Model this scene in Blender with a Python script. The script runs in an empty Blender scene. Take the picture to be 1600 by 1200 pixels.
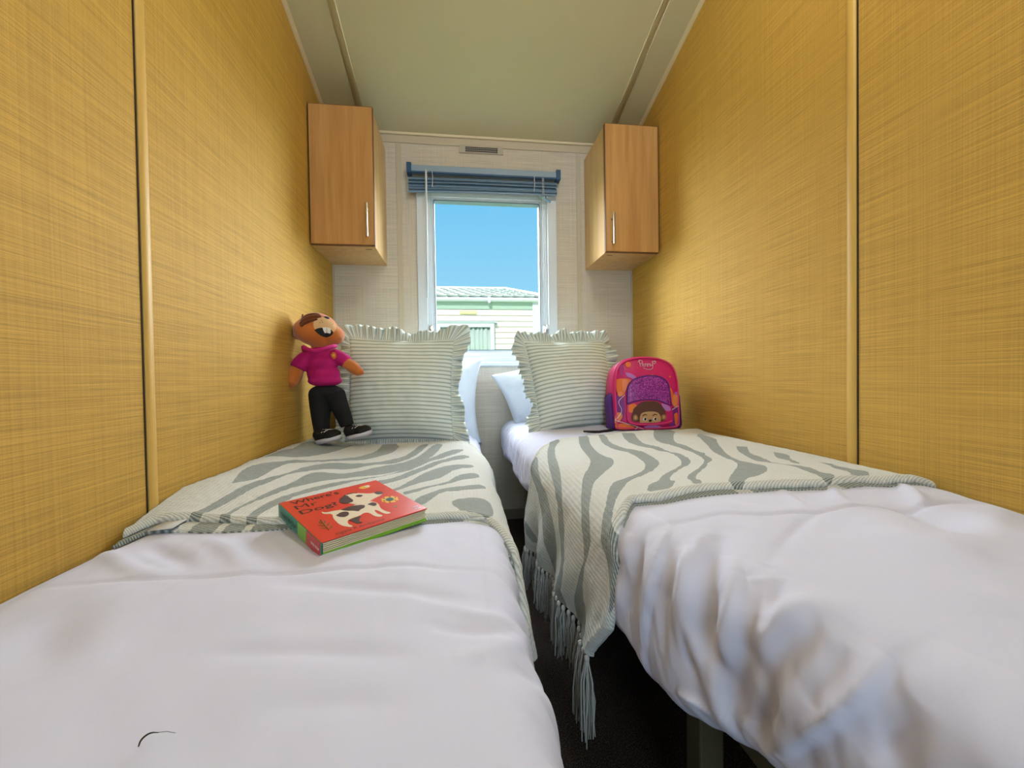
import numpy as np
ZC=0.705
BEDS={
 'L':dict(s=1,xw=-.572,zt=-.262,r=.055,ve=[-.4,.1,.3,.6,.9,1.2,2.0],xe=[.075,.075,.078,.082,.085,.085,.082]),
 'R':dict(s=-1,xw=.880,zt=-.212,r=.060,ve=[-.4,.1,.3,.45,.6,.8,1.2,2.0],xe=[.345,.325,.285,.250,.228,.215,.200,.200]),
}
def base(bed,u,v):
    B=BEDS[bed];s=B['s'];r=B['r']
    xe=np.interp(v,B['ve'],B['xe'])
    W=np.abs(B['xw']-xe);fl=W-r
    a=np.clip((u-fl)/r,0,np.pi/2)
    d=np.maximum(u-fl-r*np.pi/2,0)
    x=B['xw']+s*(np.minimum(u,fl)+r*np.sin(a))+s*.10*d*np.exp(-d*3)
    z=B['zt']-r+r*np.cos(a)-d
    q=np.clip(u/fl,0,1)
    z=z+.014*np.sin(np.pi*q)**.8-.012*np.exp(-(u/.035)**2)
    if bed=='R':
        z=z+.020*np.exp(-((v-.28)/.24)**2-((u-.36)/.18)**2)-.012*np.exp(-((v-.35)/.2)**2-((u-.05)/.12)**2)
    return np.stack([x,v+0*u,z],-1)
def normal(bed,u,v,e=2e-3):
    du=base(bed,u+e,v)-base(bed,u-e,v);dv=base(bed,u,v+e)-base(bed,u,v-e)
    n=np.cross(du,dv) if BEDS[bed]['s']>0 else np.cross(dv,du)
    return n/np.linalg.norm(n,axis=-1,keepdims=True)
SR=[[(0.668,1.128),(0.718,1.116),(0.728,1.028),(0.758,0.966),(0.786,0.926),(0.822,0.89),(0.828,0.884),(0.858,0.858),(0.85,0.846),(0.802,0.834),(0.782,0.84),(0.754,0.846),(0.73,0.88),(0.71,0.932),(0.696,0.988),(0.682,1.052),(0.666,1.11)],[(0.838,1.114),(0.84,1.076),(0.854,1.05),(0.862,1.002),(0.86,0.994),(0.88,1.076)],[(0.602,1.234),(0.638,1.108),(0.656,1.016),(0.67,0.926),(0.682,0.872),(0.698,0.836),(0.726,0.826),(0.746,0.814),(0.778,0.798),(0.792,0.782),(0.816,0.78),(0.858,0.8),(0.866,0.762),(0.864,0.738),(0.844,0.754),(0.836,0.762),(0.808,0.754),(0.78,0.758),(0.764,0.77),(0.74,0.778),(0.704,0.796),(0.68,0.816),(0.66,0.862),(0.644,0.94),(0.632,1.044),(0.608,1.148),(0.568,1.23)],[(0.508,1.246),(0.546,1.108),(0.562,1.002),(0.574,0.922),(0.6,0.858),(0.624,0.814),(0.638,0.778),(0.652,0.742),(0.67,0.704),(0.686,0.692),(0.704,0.678),(0.702,0.682),(0.714,0.674),(0.732,0.668),(0.764,0.682),(0.792,0.694),(0.824,0.712),(0.842,0.714),(0.866,0.702),(0.87,0.676),(0.866,0.648),(0.844,0.638),(0.828,0.64),(0.816,0.658),(0.802,0.674),(0.774,0.672),(0.734,0.662),(0.706,0.652),(0.688,0.652),(0.672,0.662),(0.654,0.688),(0.64,0.714),(0.622,0.756),(0.596,0.792),(0.56,0.834),(0.536,0.874),(0.524,0.92),(0.534,0.948),(0.53,1.022),(0.506,1.144),(0.474,1.248)],[(0.442,1.25),(0.478,1.11),(0.484,1.006),(0.462,0.952),(0.474,0.868),(0.486,0.822),(0.508,0.788),(0.542,0.76),(0.576,0.742),(0.594,0.732),(0.616,0.692),(0.634,0.652),(0.652,0.632),(0.664,0.618),(0.686,0.608),(0.684,0.602),(0.704,0.588),(0.718,0.576),(0.732,0.57),(0.758,0.572),(0.76,0.568),(0.714,0.562),(0.69,0.564),(0.656,0.576),(0.652,0.59),(0.642,0.608),(0.63,0.63),(0.616,0.654),(0.592,0.69),(0.564,0.726),(0.524,0.754),(0.476,0.796),(0.444,0.84),(0.428,0.92),(0.434,0.98),(0.456,1.018),(0.454,1.118),(0.42,1.238)],[(0.362,1.254),(0.404,1.118),(0.41,1.026),(0.396,0.984),(0.392,0.942),(0.376,0.92),(0.388,0.862),(0.408,0.814),(0.432,0.788),(0.478,0.752),(0.506,0.722),(0.522,0.696),(0.546,0.684),(0.568,0.65),(0.544,0.644),(0.528,0.642),(0.494,0.684),(0.506,0.688),(0.48,0.73),(0.434,0.776),(0.4,0.798),(0.378,0.832),(0.362,0.906),(0.378,0.934),(0.374,0.996),(0.382,1.048),(0.358,1.146),(0.318,1.256)],[(0.228,1.302),(0.29,1.182),(0.33,1.07),(0.334,1.01),(0.334,0.95),(0.328,0.912),(0.344,0.848),(0.356,0.814),(0.388,0.774),(0.442,0.728),(0.472,0.69),(0.472,0.674),(0.486,0.644),(0.474,0.638),(0.458,0.666),(0.464,0.676),(0.432,0.72),(0.37,0.778),(0.378,0.778),(0.336,0.812),(0.324,0.866),(0.308,0.886),(0.312,0.918),(0.304,0.974),(0.298,1.032),(0.246,1.148),(0.142,1.308)],[(0.168,1.146),(0.222,1.02),(0.27,0.924),(0.298,0.842),(0.304,0.798),(0.316,0.762),(0.352,0.72),(0.402,0.67),(0.436,0.624),(0.414,0.614),(0.384,0.652),(0.352,0.664),(0.314,0.688),(0.288,0.716),(0.276,0.742),(0.284,0.768),(0.292,0.79),(0.284,0.826),(0.25,0.902),(0.19,1.016),(0.144,1.09),(0.126,1.162),(0.118,1.224)],[(0.166,0.974),(0.204,0.918),(0.236,0.852),(0.258,0.79),(0.238,0.77),(0.212,0.748),(0.224,0.708),(0.236,0.676),(0.242,0.644),(0.27,0.616),(0.26,0.61),(0.226,0.634),(0.198,0.664),(0.214,0.67),(0.192,0.716),(0.19,0.74),(0.208,0.752),(0.23,0.776),(0.214,0.818),(0.21,0.864),(0.15,0.954),(0.13,0.978)],[(0.128,0.892),(0.176,0.828),(0.17,0.802),(0.184,0.772),(0.174,0.76),(0.152,0.816),(0.114,0.858)],[(0.118,0.78),(0.124,0.748),(0.142,0.71),(0.136,0.688),(0.176,0.652),(0.176,0.642),(0.132,0.656),(0.094,0.692),(0.108,0.704),(0.112,0.728),(0.11,0.762)]]
SL=[[(0.032,1.22),(0.03,1.29),(0.052,1.328),(0.06,1.35),(0.04,1.49),(0.062,1.512),(0.092,1.502),(0.142,1.488),(0.198,1.522),(0.184,1.44),(0.142,1.318),(0.096,1.244),(0.07,1.228)],[(0.086,0.938),(0.06,1.034),(0.056,1.086),(0.066,1.124),(0.1,1.19),(0.108,1.212),(0.15,1.248),(0.214,1.258),(0.26,1.296),(0.288,1.344),(0.296,1.426),(0.292,1.52),(0.356,1.512),(0.358,1.378),(0.348,1.318),(0.306,1.256),(0.256,1.236),(0.172,1.222),(0.122,1.174),(0.112,1.158),(0.108,1.092),(0.112,1.014),(0.104,0.974),(0.09,0.934)],[(0.098,0.726),(0.09,0.742),(0.092,0.764),(0.098,0.798),(0.102,0.824),(0.106,0.87),(0.11,0.924),(0.118,1.0),(0.148,1.05),(0.154,1.096),(0.158,1.128),(0.182,1.17),(0.212,1.204),(0.266,1.198),(0.304,1.198),(0.352,1.208),(0.398,1.264),(0.42,1.376),(0.43,1.494),(0.462,1.498),(0.444,1.34),(0.42,1.242),(0.38,1.168),(0.324,1.17),(0.28,1.128),(0.236,1.122),(0.196,1.1),(0.164,1.07),(0.148,1.028),(0.136,0.96),(0.13,0.882),(0.124,0.836),(0.118,0.788),(0.114,0.766),(0.128,0.734)],[(0.19,0.992),(0.192,1.066),(0.216,1.086),(0.266,1.072),(0.308,1.092),(0.348,1.134),(0.38,1.164),(0.424,1.21),(0.454,1.318),(0.48,1.496),(0.512,1.5),(0.494,1.32),(0.464,1.212),(0.434,1.124),(0.382,1.038),(0.328,1.008),(0.274,0.992),(0.238,0.974),(0.208,0.944),(0.194,0.914),(0.178,0.866),(0.162,0.826),(0.162,0.794),(0.164,0.778),(0.18,0.744),(0.162,0.744),(0.15,0.77),(0.154,0.786),(0.152,0.814),(0.162,0.85),(0.17,0.912),(0.186,0.968)],[(0.224,0.902),(0.25,0.938),(0.296,0.966),(0.334,0.982),(0.38,1.018),(0.408,1.066),(0.444,1.192),(0.492,1.276),(0.53,1.368),(0.554,1.412),(0.588,1.406),(0.554,1.326),(0.514,1.254),(0.464,1.16),(0.432,1.08),(0.4,1.044),(0.362,0.988),(0.314,0.95),(0.27,0.916),(0.234,0.876),(0.236,0.84),(0.218,0.8),(0.214,0.766),(0.228,0.732),(0.208,0.738),(0.196,0.768),(0.194,0.804),(0.204,0.86),(0.224,0.902)],[(0.302,0.898),(0.346,0.932),(0.388,0.974),(0.416,1.012),(0.452,1.11),(0.498,1.196),(0.532,1.248),(0.572,1.32),(0.604,1.288),(0.582,1.252),(0.534,1.214),(0.488,1.126),(0.456,1.042),(0.434,0.994),(0.412,0.96),(0.374,0.93),(0.332,0.884)],[(0.362,0.862),(0.424,0.91),(0.452,0.972),(0.474,1.05),(0.502,1.112),(0.534,1.164),(0.6,1.188),(0.612,1.156),(0.554,1.116),(0.532,1.04),(0.51,0.986),(0.468,0.95),(0.428,0.896),(0.374,0.834)],[(0.448,0.886),(0.486,0.916),(0.52,0.95),(0.54,0.976),(0.56,1.042),(0.588,1.076),(0.616,1.088),(0.618,1.034),(0.57,0.998),(0.54,0.952),(0.508,0.926),(0.476,0.882),(0.454,0.864)],[(0.478,0.804),(0.482,0.838),(0.506,0.874),(0.528,0.912),(0.57,0.938),(0.624,0.966),(0.626,0.922),(0.57,0.9),(0.528,0.886),(0.514,0.836),(0.498,0.796)],[(0.552,0.822),(0.57,0.84),(0.602,0.852),(0.626,0.838),(0.63,0.794),(0.628,0.762),(0.618,0.726),(0.6,0.748),(0.57,0.758),(0.564,0.782),(0.554,0.796)]]
CR=[([(0.596,0.528),(0.642,0.488),(0.696,0.494),(0.752,0.5),(0.794,0.496)],0.011,0.022,'s'),([(0.544,0.488),(0.586,0.448),(0.618,0.422),(0.648,0.41),(0.682,0.396),(0.69,0.374)],-0.016,0.016,'g'),([(0.564,0.488),(0.608,0.456),(0.646,0.438),(0.686,0.432),(0.714,0.416)],0.012,0.016,'g'),([(0.574,0.388),(0.606,0.356),(0.642,0.36),(0.684,0.368),(0.718,0.37),(0.722,0.356)],-0.014,0.014,'g'),([(0.584,0.406),(0.618,0.374),(0.668,0.386),(0.71,0.39)],0.009,0.014,'g'),([(0.552,0.314),(0.578,0.332),(0.608,0.342),(0.646,0.354)],0.013,0.016,'g'),([(0.574,0.302),(0.6,0.32),(0.632,0.332),(0.664,0.342)],-0.01,0.016,'g'),([(0.56,0.264),(0.59,0.264),(0.62,0.276),(0.662,0.3),(0.702,0.322)],0.011,0.03,'s'),([(0.65,0.32),(0.68,0.334),(0.718,0.348)],-0.014,0.01,'g'),([(0.62,0.306),(0.656,0.316),(0.696,0.332)],0.009,0.012,'g'),([(0.756,0.436),(0.742,0.414),(0.742,0.39)],0.007,0.01,'s'),([(0.602,0.542),(0.526,0.538),(0.488,0.522),(0.46,0.502),(0.426,0.502),(0.404,0.48),(0.33,0.502),(0.25,0.492),(0.046,0.55),(0.044,0.502)],-0.005,0.006,'g'),([(0.396,0.488),(0.474,0.448),(0.552,0.392)],-0.004,0.008,'g'),([(0.35,0.48),(0.398,0.4),(0.418,0.346),(0.44,0.296),(0.47,0.246)],0.012,0.05,'g'),([(0.216,0.56),(0.264,0.47),(0.306,0.392),(0.3,0.348)],-0.012,0.03,'g'),([(0.042,0.532),(0.316,0.368),(0.41,0.326)],0.008,0.02,'g'),([(0.088,0.64),(0.11,0.606),(0.216,0.506)],0.01,0.01,'g'),([(0.244,0.622),(0.31,0.546),(0.328,0.51)],0.005,0.008,'g'),([(0.346,0.616),(0.39,0.53),(0.414,0.494)],0.004,0.007,'g'),([(0.574,0.238),(0.602,0.242),(0.638,0.26)],-0.008,0.012,'g'),([(0.574,0.286),(0.602,0.286),(0.632,0.296)],-0.006,0.01,'g'),([(0.56,0.374),(0.59,0.348),(0.614,0.344)],-0.006,0.007,'g'),([(0.578,0.508),(0.61,0.446),(0.64,0.43)],-0.005,0.006,'g'),([(0.564,0.422),(0.594,0.38),(0.626,0.372),(0.654,0.378)],-0.005,0.006,'g'),([(0.684,0.438),(0.71,0.426),(0.724,0.408)],-0.006,0.006,'g'),([(0.638,0.572),(0.694,0.55),(0.756,0.56)],0.008,0.014,'g'),([(0.632,0.544),(0.676,0.522),(0.74,0.538)],-0.006,0.01,'g'),([(0.608,0.49),(0.642,0.466),(0.688,0.464),(0.736,0.466)],-0.007,0.01,'g')]
CL=[([(0.0,0.596),(0.084,0.574),(0.26,0.558),(0.438,0.552),(0.554,0.554),(0.624,0.55)],-0.0035,0.0045,'g'),([(0.324,0.404),(0.388,0.396),(0.452,0.388),(0.522,0.376)],-0.004,0.012,'g'),([(0.344,0.526),(0.4,0.514),(0.494,0.49),(0.6,0.478)],-0.004,0.012,'g'),([(0.558,0.374),(0.606,0.386),(0.66,0.444)],0.004,0.012,'g'),([(0.53,0.428),(0.596,0.416),(0.632,0.424)],-0.004,0.01,'g'),([(0.406,0.328),(0.47,0.326),(0.53,0.318)],-0.003,0.014,'g'),([(0.07,0.712),(0.168,0.636),(0.216,0.584)],-0.007,0.014,'g'),([(0.0,0.718),(0.122,0.608),(0.2,0.562)],0.007,0.014,'g'),([(0.16,0.71),(0.234,0.642),(0.286,0.572)],0.005,0.012,'g'),([(0.208,0.71),(0.26,0.66),(0.32,0.584)],-0.005,0.012,'g'),([(0.108,0.506),(0.172,0.448),(0.214,0.388)],-0.008,0.03,'g'),([(0.554,0.458),(0.604,0.444),(0.638,0.446)],0.004,0.01,'g'),([(0.596,0.348),(0.63,0.366),(0.658,0.368)],-0.004,0.012,'g')]
import bpy, bmesh, math, random
from mathutils import Vector, Matrix, Euler
from mathutils.bvhtree import BVHTree
random.seed(7); rng=np.random.RandomState(5)
SC=bpy.context.scene; COL=SC.collection
# ------------------------------------------------------------------ camera
FPX,YAW,PIT,ROL=633.7,.1288,.0163,-.0148
def ray(px,py):
    a=(px-800)/FPX;b=(py-600)/FPX
    c,s=math.cos(ROL),math.sin(ROL); u=c*a+s*b; v=-s*a+c*b
    c,s=math.cos(PIT),math.sin(PIT); y=c-s*v; z=-s-c*v
    c,s=math.cos(YAW),math.sin(YAW)
    return Vector((c*u+s*y,-s*u+c*y,z))
def P(px,py,Y):
    "point of the room seen at pixel (px,py) at depth Y (metres towards the window)"
    d=ray(px,py); return Vector((d.x*Y/d.y,Y,d.z*Y/d.y+ZC))
cam=bpy.data.cameras.new('camera'); co=bpy.data.objects.new('camera',cam); COL.objects.link(co)
fw=ray(800,600).normalized(); rt=(ray(1400,600)-ray(800,600)).normalized(); up=rt.cross(fw).normalized()
co.matrix_world=Matrix(((rt.x,up.x,-fw.x,0),(rt.y,up.y,-fw.y,0),(rt.z,up.z,-fw.z,ZC),(0,0,0,1)))
cam.sensor_width=36; cam.lens=FPX/1600*36; cam.clip_start=.02; cam.clip_end=200
SC.camera=co
# ------------------------------------------------------------------ helpers
def lin(c): return tuple((x/12.92 if x<=.04045 else ((x+.055)/1.055)**2.4) for x in c)
def rgb(r,g,b): return lin((r/255,g/255,b/255))+(1,)
class N:
    "tiny node helper"
    def __init__(s,name,col=(.8,.8,.8,1),rough=.6,**k):
        s.m=bpy.data.materials.new(name); s.m.use_nodes=True; s.t=s.m.node_tree; s.b=s.t.nodes['Principled BSDF']
        s.b.inputs['Base Color'].default_value=col; s.b.inputs['Roughness'].default_value=rough
        for a,v in k.items(): s.b.inputs[a.replace('_',' ')].default_value=v
    def n(s,ty,**k):
        x=s.t.nodes.new(ty)
        for a,v in k.items():
            if hasattr(x,a): setattr(x,a,v)
            else: x.inputs[a.replace('_',' ')].default_value=v
        return x
    def l(s,a,b): s.t.links.new(a,b)
    def coord(s,kind='Object',scale=(1,1,1)):
        tc=s.n('ShaderNodeTexCoord'); mp=s.n('ShaderNodeMapping'); mp.inputs['Scale'].default_value=scale
        s.l(tc.outputs[kind],mp.inputs['Vector']); return mp.outputs['Vector']
    def noise(s,scale=(1,1,1),sc=5,det=3,rough=.5,kind='Object'):
        x=s.n('ShaderNodeTexNoise'); x.inputs['Scale'].default_value=sc; x.inputs['Detail'].default_value=det; x.inputs['Roughness'].default_value=rough
        s.l(s.coord(kind,scale),x.inputs['Vector']); return x.outputs['Fac']
    def ramp(s,fac,stops):
        r=s.n('ShaderNodeValToRGB'); e=r.color_ramp.elements
        while len(e)<len(stops): e.new(.5)
        for q,(p_,c) in zip(e,stops): q.position=p_; q.color=c
        s.l(fac,r.inputs['Fac']); return r.outputs['Color']
    def math(s,op,a,b=None):
        x=s.n('ShaderNodeMath',operation=op)
        for i,v in enumerate((a,b)):
            if v is None: continue
            if isinstance(v,(int,float)): x.inputs[i].default_value=v
            else: s.l(v,x.inputs[i])
        return x.outputs[0]
    def mix(s,f,a,b,mode='MIX'):
        x=s.n('ShaderNodeMix',data_type='RGBA',blend_type=mode)
        for i,v in ((0,f),(6,a),(7,b)):
            if isinstance(v,(int,float,tuple)): x.inputs[i].default_value=v
            else: s.l(v,x.inputs[i])
        return x.outputs[2]
    def base(s,c): s.l(c,s.b.inputs['Base Color'])
    def bump(s,h,st=.3,d=.002):
        x=s.n('ShaderNodeBump'); x.inputs['Strength'].default_value=st; x.inputs['Distance'].default_value=d
        s.l(h,x.inputs['Height']); s.l(x.outputs['Normal'],s.b.inputs['Normal'])
def mat(name,col,rough=.6,**k): return N(name,col,rough,**k).m

def setup(o,mt,parent=None,smooth=False):
    COL.objects.link(o)
    if mt is not None and not o.data.materials: o.data.materials.append(mt)
    if parent is not None:
        o.parent=parent
        if parent.type=='EMPTY': o.matrix_parent_inverse=Matrix.Translation(-parent.location)
    if smooth: o.data.polygons.foreach_set('use_smooth',[True]*len(o.data.polygons))
    return o
def tag(o,label,cat,group=None,kind=None):
    o['label']=label; o['category']=cat
    if group: o['group']=group
    if kind: o['kind']=kind
    return o
def empty(name,loc,label,cat,group=None):
    o=bpy.data.objects.new(name,None); o.empty_display_size=.05; COL.objects.link(o); o.location=loc
    return tag(o,label,cat,group)
def struct(o): o['kind']='structure'; return o
def obj(name,bm,mt,parent=None,smooth=False):
    me=bpy.data.meshes.new(name); bmesh.ops.recalc_face_normals(bm,faces=bm.faces); bm.to_mesh(me); bm.free()
    return setup(bpy.data.objects.new(name,me),mt,parent,smooth)
def bx(bm,x0,x1,y0,y1,z0,z1,bev=0,M=None,seg=2):
    vs=[bm.verts.new((x,y,z)) for x in (x0,x1) for y in (y0,y1) for z in (z0,z1)]
    fs=[bm.faces.new([vs[i] for i in f]) for f in ((0,1,3,2),(4,6,7,5),(0,4,5,1),(2,3,7,6),(0,2,6,4),(1,5,7,3))]
    if bev:
        es=list({e for f in fs for e in f.edges})
        r=bmesh.ops.bevel(bm,geom=es,offset=bev,segments=seg,profile=.5,affect='EDGES')
        vs=list({v for v in r['verts']}|{v for v in vs if v.is_valid})
    if M is not None: bmesh.ops.transform(bm,matrix=M,verts=vs)
    return bm
def box(name,x0,x1,y0,y1,z0,z1,mt,parent=None,bev=0,M=None):
    return obj(name,bx(bmesh.new(),x0,x1,y0,y1,z0,z1,bev,M),mt,parent,smooth=False)
def tube(bm,pts,r,n=8,cap=True):
    pts=[Vector(p) for p in pts]; rs=r if isinstance(r,(list,tuple)) else [r]*len(pts); rings=[]; prev=None
    for i,p in enumerate(pts):
        d=(pts[min(i+1,len(pts)-1)]-pts[max(i-1,0)]).normalized()
        a=prev if prev is not None else (Vector((0,0,1)) if abs(d.z)<.9 else Vector((1,0,0)))
        u=(a-d*a.dot(d)); u=u.normalized() if u.length>1e-6 else d.orthogonal().normalized(); prev=u; w=d.cross(u)
        rings.append([bm.verts.new(p+rs[i]*(u*math.cos(t)+w*math.sin(t))) for t in [2*math.pi*k/n for k in range(n)]])
    for A,B in zip(rings,rings[1:]):
        for k in range(n): bm.faces.new((A[k],A[(k+1)%n],B[(k+1)%n],B[k]))
    if cap: bm.faces.new(rings[0][::-1]); bm.faces.new(rings[-1])
    return bm
def grid_mesh(name,X,mt,parent=None,uv=None,attr=None,solid=0,closed_u=False):
    "X: (n,m,3) array"
    n,m=X.shape[:2]; me=bpy.data.meshes.new(name)
    idx=np.arange(n*m).reshape(n,m)
    a=idx[:-1,:-1];b=idx[1:,:-1];c=idx[1:,1:];d=idx[:-1,1:]
    F=np.stack([a,b,c,d],-1).reshape(-1,4)
    me.from_pydata(X.reshape(-1,3).tolist(),[],F.tolist())
    if uv is not None:
        l=me.uv_layers.new(name='UVMap'); U=uv.reshape(-1,2)[F.reshape(-1)]
        l.data.foreach_set('uv',U.astype(np.float32).ravel())
    if attr is not None:
        at_=me.attributes.new('stripe','FLOAT','POINT'); at_.data.foreach_set('value',attr.astype(np.float32).ravel())
    o=setup(bpy.data.objects.new(name,me),mt,parent,True)
    if solid:
        s=o.modifiers.new('s','SOLIDIFY'); s.thickness=solid; s.offset=-1
    return o
def fill(pts,cuts=0,cell=None):
    bm=bmesh.new(); vs=[bm.verts.new((x,y,0)) for x,y in pts]; bm.faces.new(vs).normal_update()
    bmesh.ops.triangulate(bm,faces=bm.faces)
    for _ in range(cuts): bmesh.ops.subdivide_edges(bm,edges=[e for e in bm.edges if e.calc_length()>(cell or 0)],cuts=1,use_grid_fill=False); bmesh.ops.triangulate(bm,faces=bm.faces)
    return bm
def decal(name,pts,fn,mt,parent,cuts=0,cell=None,th=.0012):
    "a thin flat applique: polygon pts in a 2-d frame, laid on a surface by fn(x,y,lift)"
    bm=fill(pts,cuts,cell)
    top=[v for v in bm.verts]
    r=bmesh.ops.extrude_face_region(bm,geom=list(bm.faces)); low={v for v in r['geom'] if isinstance(v,bmesh.types.BMVert)}
    for v in bm.verts:
        v.co=fn(v.co.x,v.co.y,th if v in low else -.0004)
    return obj(name,bm,mt,parent)
def stroke(name,pts,fn,r,mt,parent,lift=.001,n=5):
    return obj(name,tube(bmesh.new(),[fn(x,y,lift) for x,y in pts],r,n),mt,parent,True)
def text_mesh(txt,size,bold=0,shear=0,space=1):
    cu=bpy.data.curves.new('t','FONT'); cu.body=txt; cu.size=size; cu.offset=bold; cu.shear=shear; cu.space_character=space; cu.resolution_u=3
    o=bpy.data.objects.new('t',cu); COL.objects.link(o)
    dg=bpy.context.evaluated_depsgraph_get(); me=bpy.data.meshes.new_from_object(o.evaluated_get(dg)); bpy.data.objects.remove(o); bpy.data.curves.remove(cu)
    return me
def text(name,txt,fn,x0,y0,w,h,mt,parent,bold=0,shear=0,lift=.0003,space=1):
    "text scaled into a box of the 2-d frame with corner (x0,y0)"
    me=text_mesh(txt,1,bold,shear,space); xs=[v.co.x for v in me.vertices]; ys=[v.co.y for v in me.vertices]
    a,b,c,d=min(xs),max(xs),min(ys),max(ys)
    me.materials.clear()
    for v in me.vertices: v.co=fn(x0+(v.co.x-a)/(b-a)*w,y0+(v.co.y-c)/(d-c)*h,lift)
    me.name=name
    return setup(bpy.data.objects.new(name,me),mt,parent)
def bake_mods(o):
    dg=bpy.context.evaluated_depsgraph_get(); me=bpy.data.meshes.new_from_object(o.evaluated_get(dg)); o.modifiers.clear(); o.data=me; return o
def ell(bm,c,r,M=None,seg=20):
    m=Matrix.Translation(c)@(M or Matrix.Identity(4))@Matrix.Diagonal((r[0],r[1],r[2],1))
    bmesh.ops.create_uvsphere(bm,u_segments=seg,v_segments=seg//2+2,radius=1,matrix=m); return bm
def merge(o,vox=.004,smooth=6):
    r=o.modifiers.new('r','REMESH'); r.mode='VOXEL'; r.voxel_size=vox; r.use_smooth_shade=True
    s=o.modifiers.new('s','SMOOTH'); s.iterations=smooth; s.factor=.6
    m=o.data.materials[0]; bake_mods(o)
    if not o.data.materials: o.data.materials.append(m)
    o.data.polygons.foreach_set('use_smooth',[True]*len(o.data.polygons)); return o
# value noise for cloth
def vnoise(u,v,sc,seed):
    r=np.random.RandomState(seed).rand(64,64)
    x=u/sc+100;y=v/sc+100; i=np.floor(x).astype(int);j=np.floor(y).astype(int);f=x-i;g=y-j
    f=f*f*f*(f*(f*6-15)+10);g=g*g*g*(g*(g*6-15)+10)
    q=lambda a,b:r[a%64,b%64]
    return (q(i,j)*(1-f)+q(i+1,j)*f)*(1-g)+(q(i,j+1)*(1-f)+q(i+1,j+1)*f)*g-.5
def polydist(u,v,pts):
    "distance to polyline, signed side, position along it 0..1"
    best=np.full(u.shape,9.);side=np.zeros(u.shape);tt=np.zeros(u.shape)
    L=[0]
    for a,b in zip(pts,pts[1:]): L.append(L[-1]+math.hypot(b[0]-a[0],b[1]-a[1])+1e-6)
    for k,(a,b) in enumerate(zip(pts,pts[1:])):
        dx,dy=b[0]-a[0],b[1]-a[1]; l2=dx*dx+dy*dy+1e-9
        t=np.clip(((u-a[0])*dx+(v-a[1])*dy)/l2,0,1); ex=u-a[0]-t*dx;ey=v-a[1]-t*dy
        d=np.sqrt(ex*ex+ey*ey); m=d<best
        best=np.where(m,d,best);side=np.where(m,np.sign(dx*ey-dy*ex),side);tt=np.where(m,(L[k]+t*(L[k+1]-L[k]))/L[-1],tt)
    return best,side,tt
def smoothpts(pts,it=2):
    for _ in range(it):
        q=[pts[0]]
        for a,b in zip(pts,pts[1:]): q+= [(a[0]*.75+b[0]*.25,a[1]*.75+b[1]*.25),(a[0]*.25+b[0]*.75,a[1]*.25+b[1]*.75)]
        pts=q+[pts[-1]]
    return pts
def creases(u,v,C,flip=1):
    h=np.zeros(u.shape)
    for pts,A,w,k in C:
        d,s,t=polydist(u,v,smoothpts(pts)); tp=np.sin(np.pi*np.clip(t,0.02,.98))**.6
        end=tp
        if k=='g': h+=A*np.exp(-(d/w)**2)*end
        else: h+=end*A*np.where(s*flip>0,np.exp(-d/w),-.35*np.exp(-(d/(w*.5)))+(1.35)*np.exp(-(d/.004)**2))*1.0
    return h
def insidepoly(u,v,pts):
    n=len(pts); ins=np.zeros(u.shape,bool)
    for i in range(n):
        x1,y1=pts[i];x2,y2=pts[(i+1)%n]
        if y1==y2: continue
        c=((y1>v)!=(y2>v))&(u<(x2-x1)*(v-y1)/(y2-y1)+x1); ins^=c
    return ins
def stripefield(u,v,polys):
    f=np.full(u.shape,-.05)
    for p_ in polys:
        if len(p_)<3: continue
        p_=smoothpts(list(p_)+[p_[0]],1)[:-1]
        d,_,_=polydist(u,v,p_+[p_[0]]); f=np.maximum(f,np.where(insidepoly(u,v,p_),d,-d))
    return f
# ------------------------------------------------------------------ materials
def wall_mat(name,col,vert_axis,along):
    w=N(name,col,.75)
    sc_h=[0,0,0]; sc_h[2]=620; sc_h[along]=4.5; sc_h[1 if along==0 else 0]=1
    sc_v=[0,0,0]; sc_v[2]=1.6; sc_v[along]=360; sc_v[(1 if along==0 else 0)]=1
    h=w.noise(tuple(sc_h),1,4,.7); v=w.noise(tuple(sc_v),1,4,.7)
    big=w.noise((1,1,1),2.2,2,.5)
    m=w.math('ADD',w.math('MULTIPLY',h,.72),w.math('MULTIPLY',v,.28))
    c=w.ramp(m,[(.33,tuple(x*.66 for x in col[:3])+(1,)),(.5,col),(.67,tuple(min(1,x*1.28) for x in col[:3])+(1,))])
    w.base(c); w.bump(m,.35,.003)
    return w.m
M_wallside=wall_mat('wallcovering_side',rgb(204,160,66),2,1)
M_wallback=wall_mat('wallcovering_back',rgb(222,212,194),2,0)
M_batten=mat('batten_vinyl',rgb(220,178,88),.5)
M_battenb=mat('batten_vinyl_pale',rgb(210,198,172),.5)
M_ceil=N('ceiling_board',rgb(216,208,166),.6); M_ceil.bump(M_ceil.noise((1,1,1),60,2),.08,.001); M_ceil=M_ceil.m
M_ceiltrim=mat('ceiling_trim',rgb(222,202,156),.45)
M_dark=mat('dark_gap',rgb(40,28,18),.9)
def wood(name,c1,c2,ax):
    w=N(name,c1,.38); s=[38,38,38]; s[ax]=2.2
    n1=w.noise(tuple(s),1,5,.6); n2=w.noise((3,3,.8),1.4,2)
    w.base(w.ramp(w.math('ADD',w.math('MULTIPLY',n1,.6),w.math('MULTIPLY',n2,.4)),[(.35,c2),(.62,c1)])); return w.m
M_beech=wood('beech_veneer',rgb(218,168,102),rgb(190,136,74),2)
M_beechp=wood('beech_veneer_pale',rgb(226,186,124),rgb(206,158,94),2)
M_beeche=mat('beech_edge_band',rgb(120,74,40),.5)
M_steel=mat('brushed_steel',rgb(190,185,175),.3,Metallic=1.0)
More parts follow.
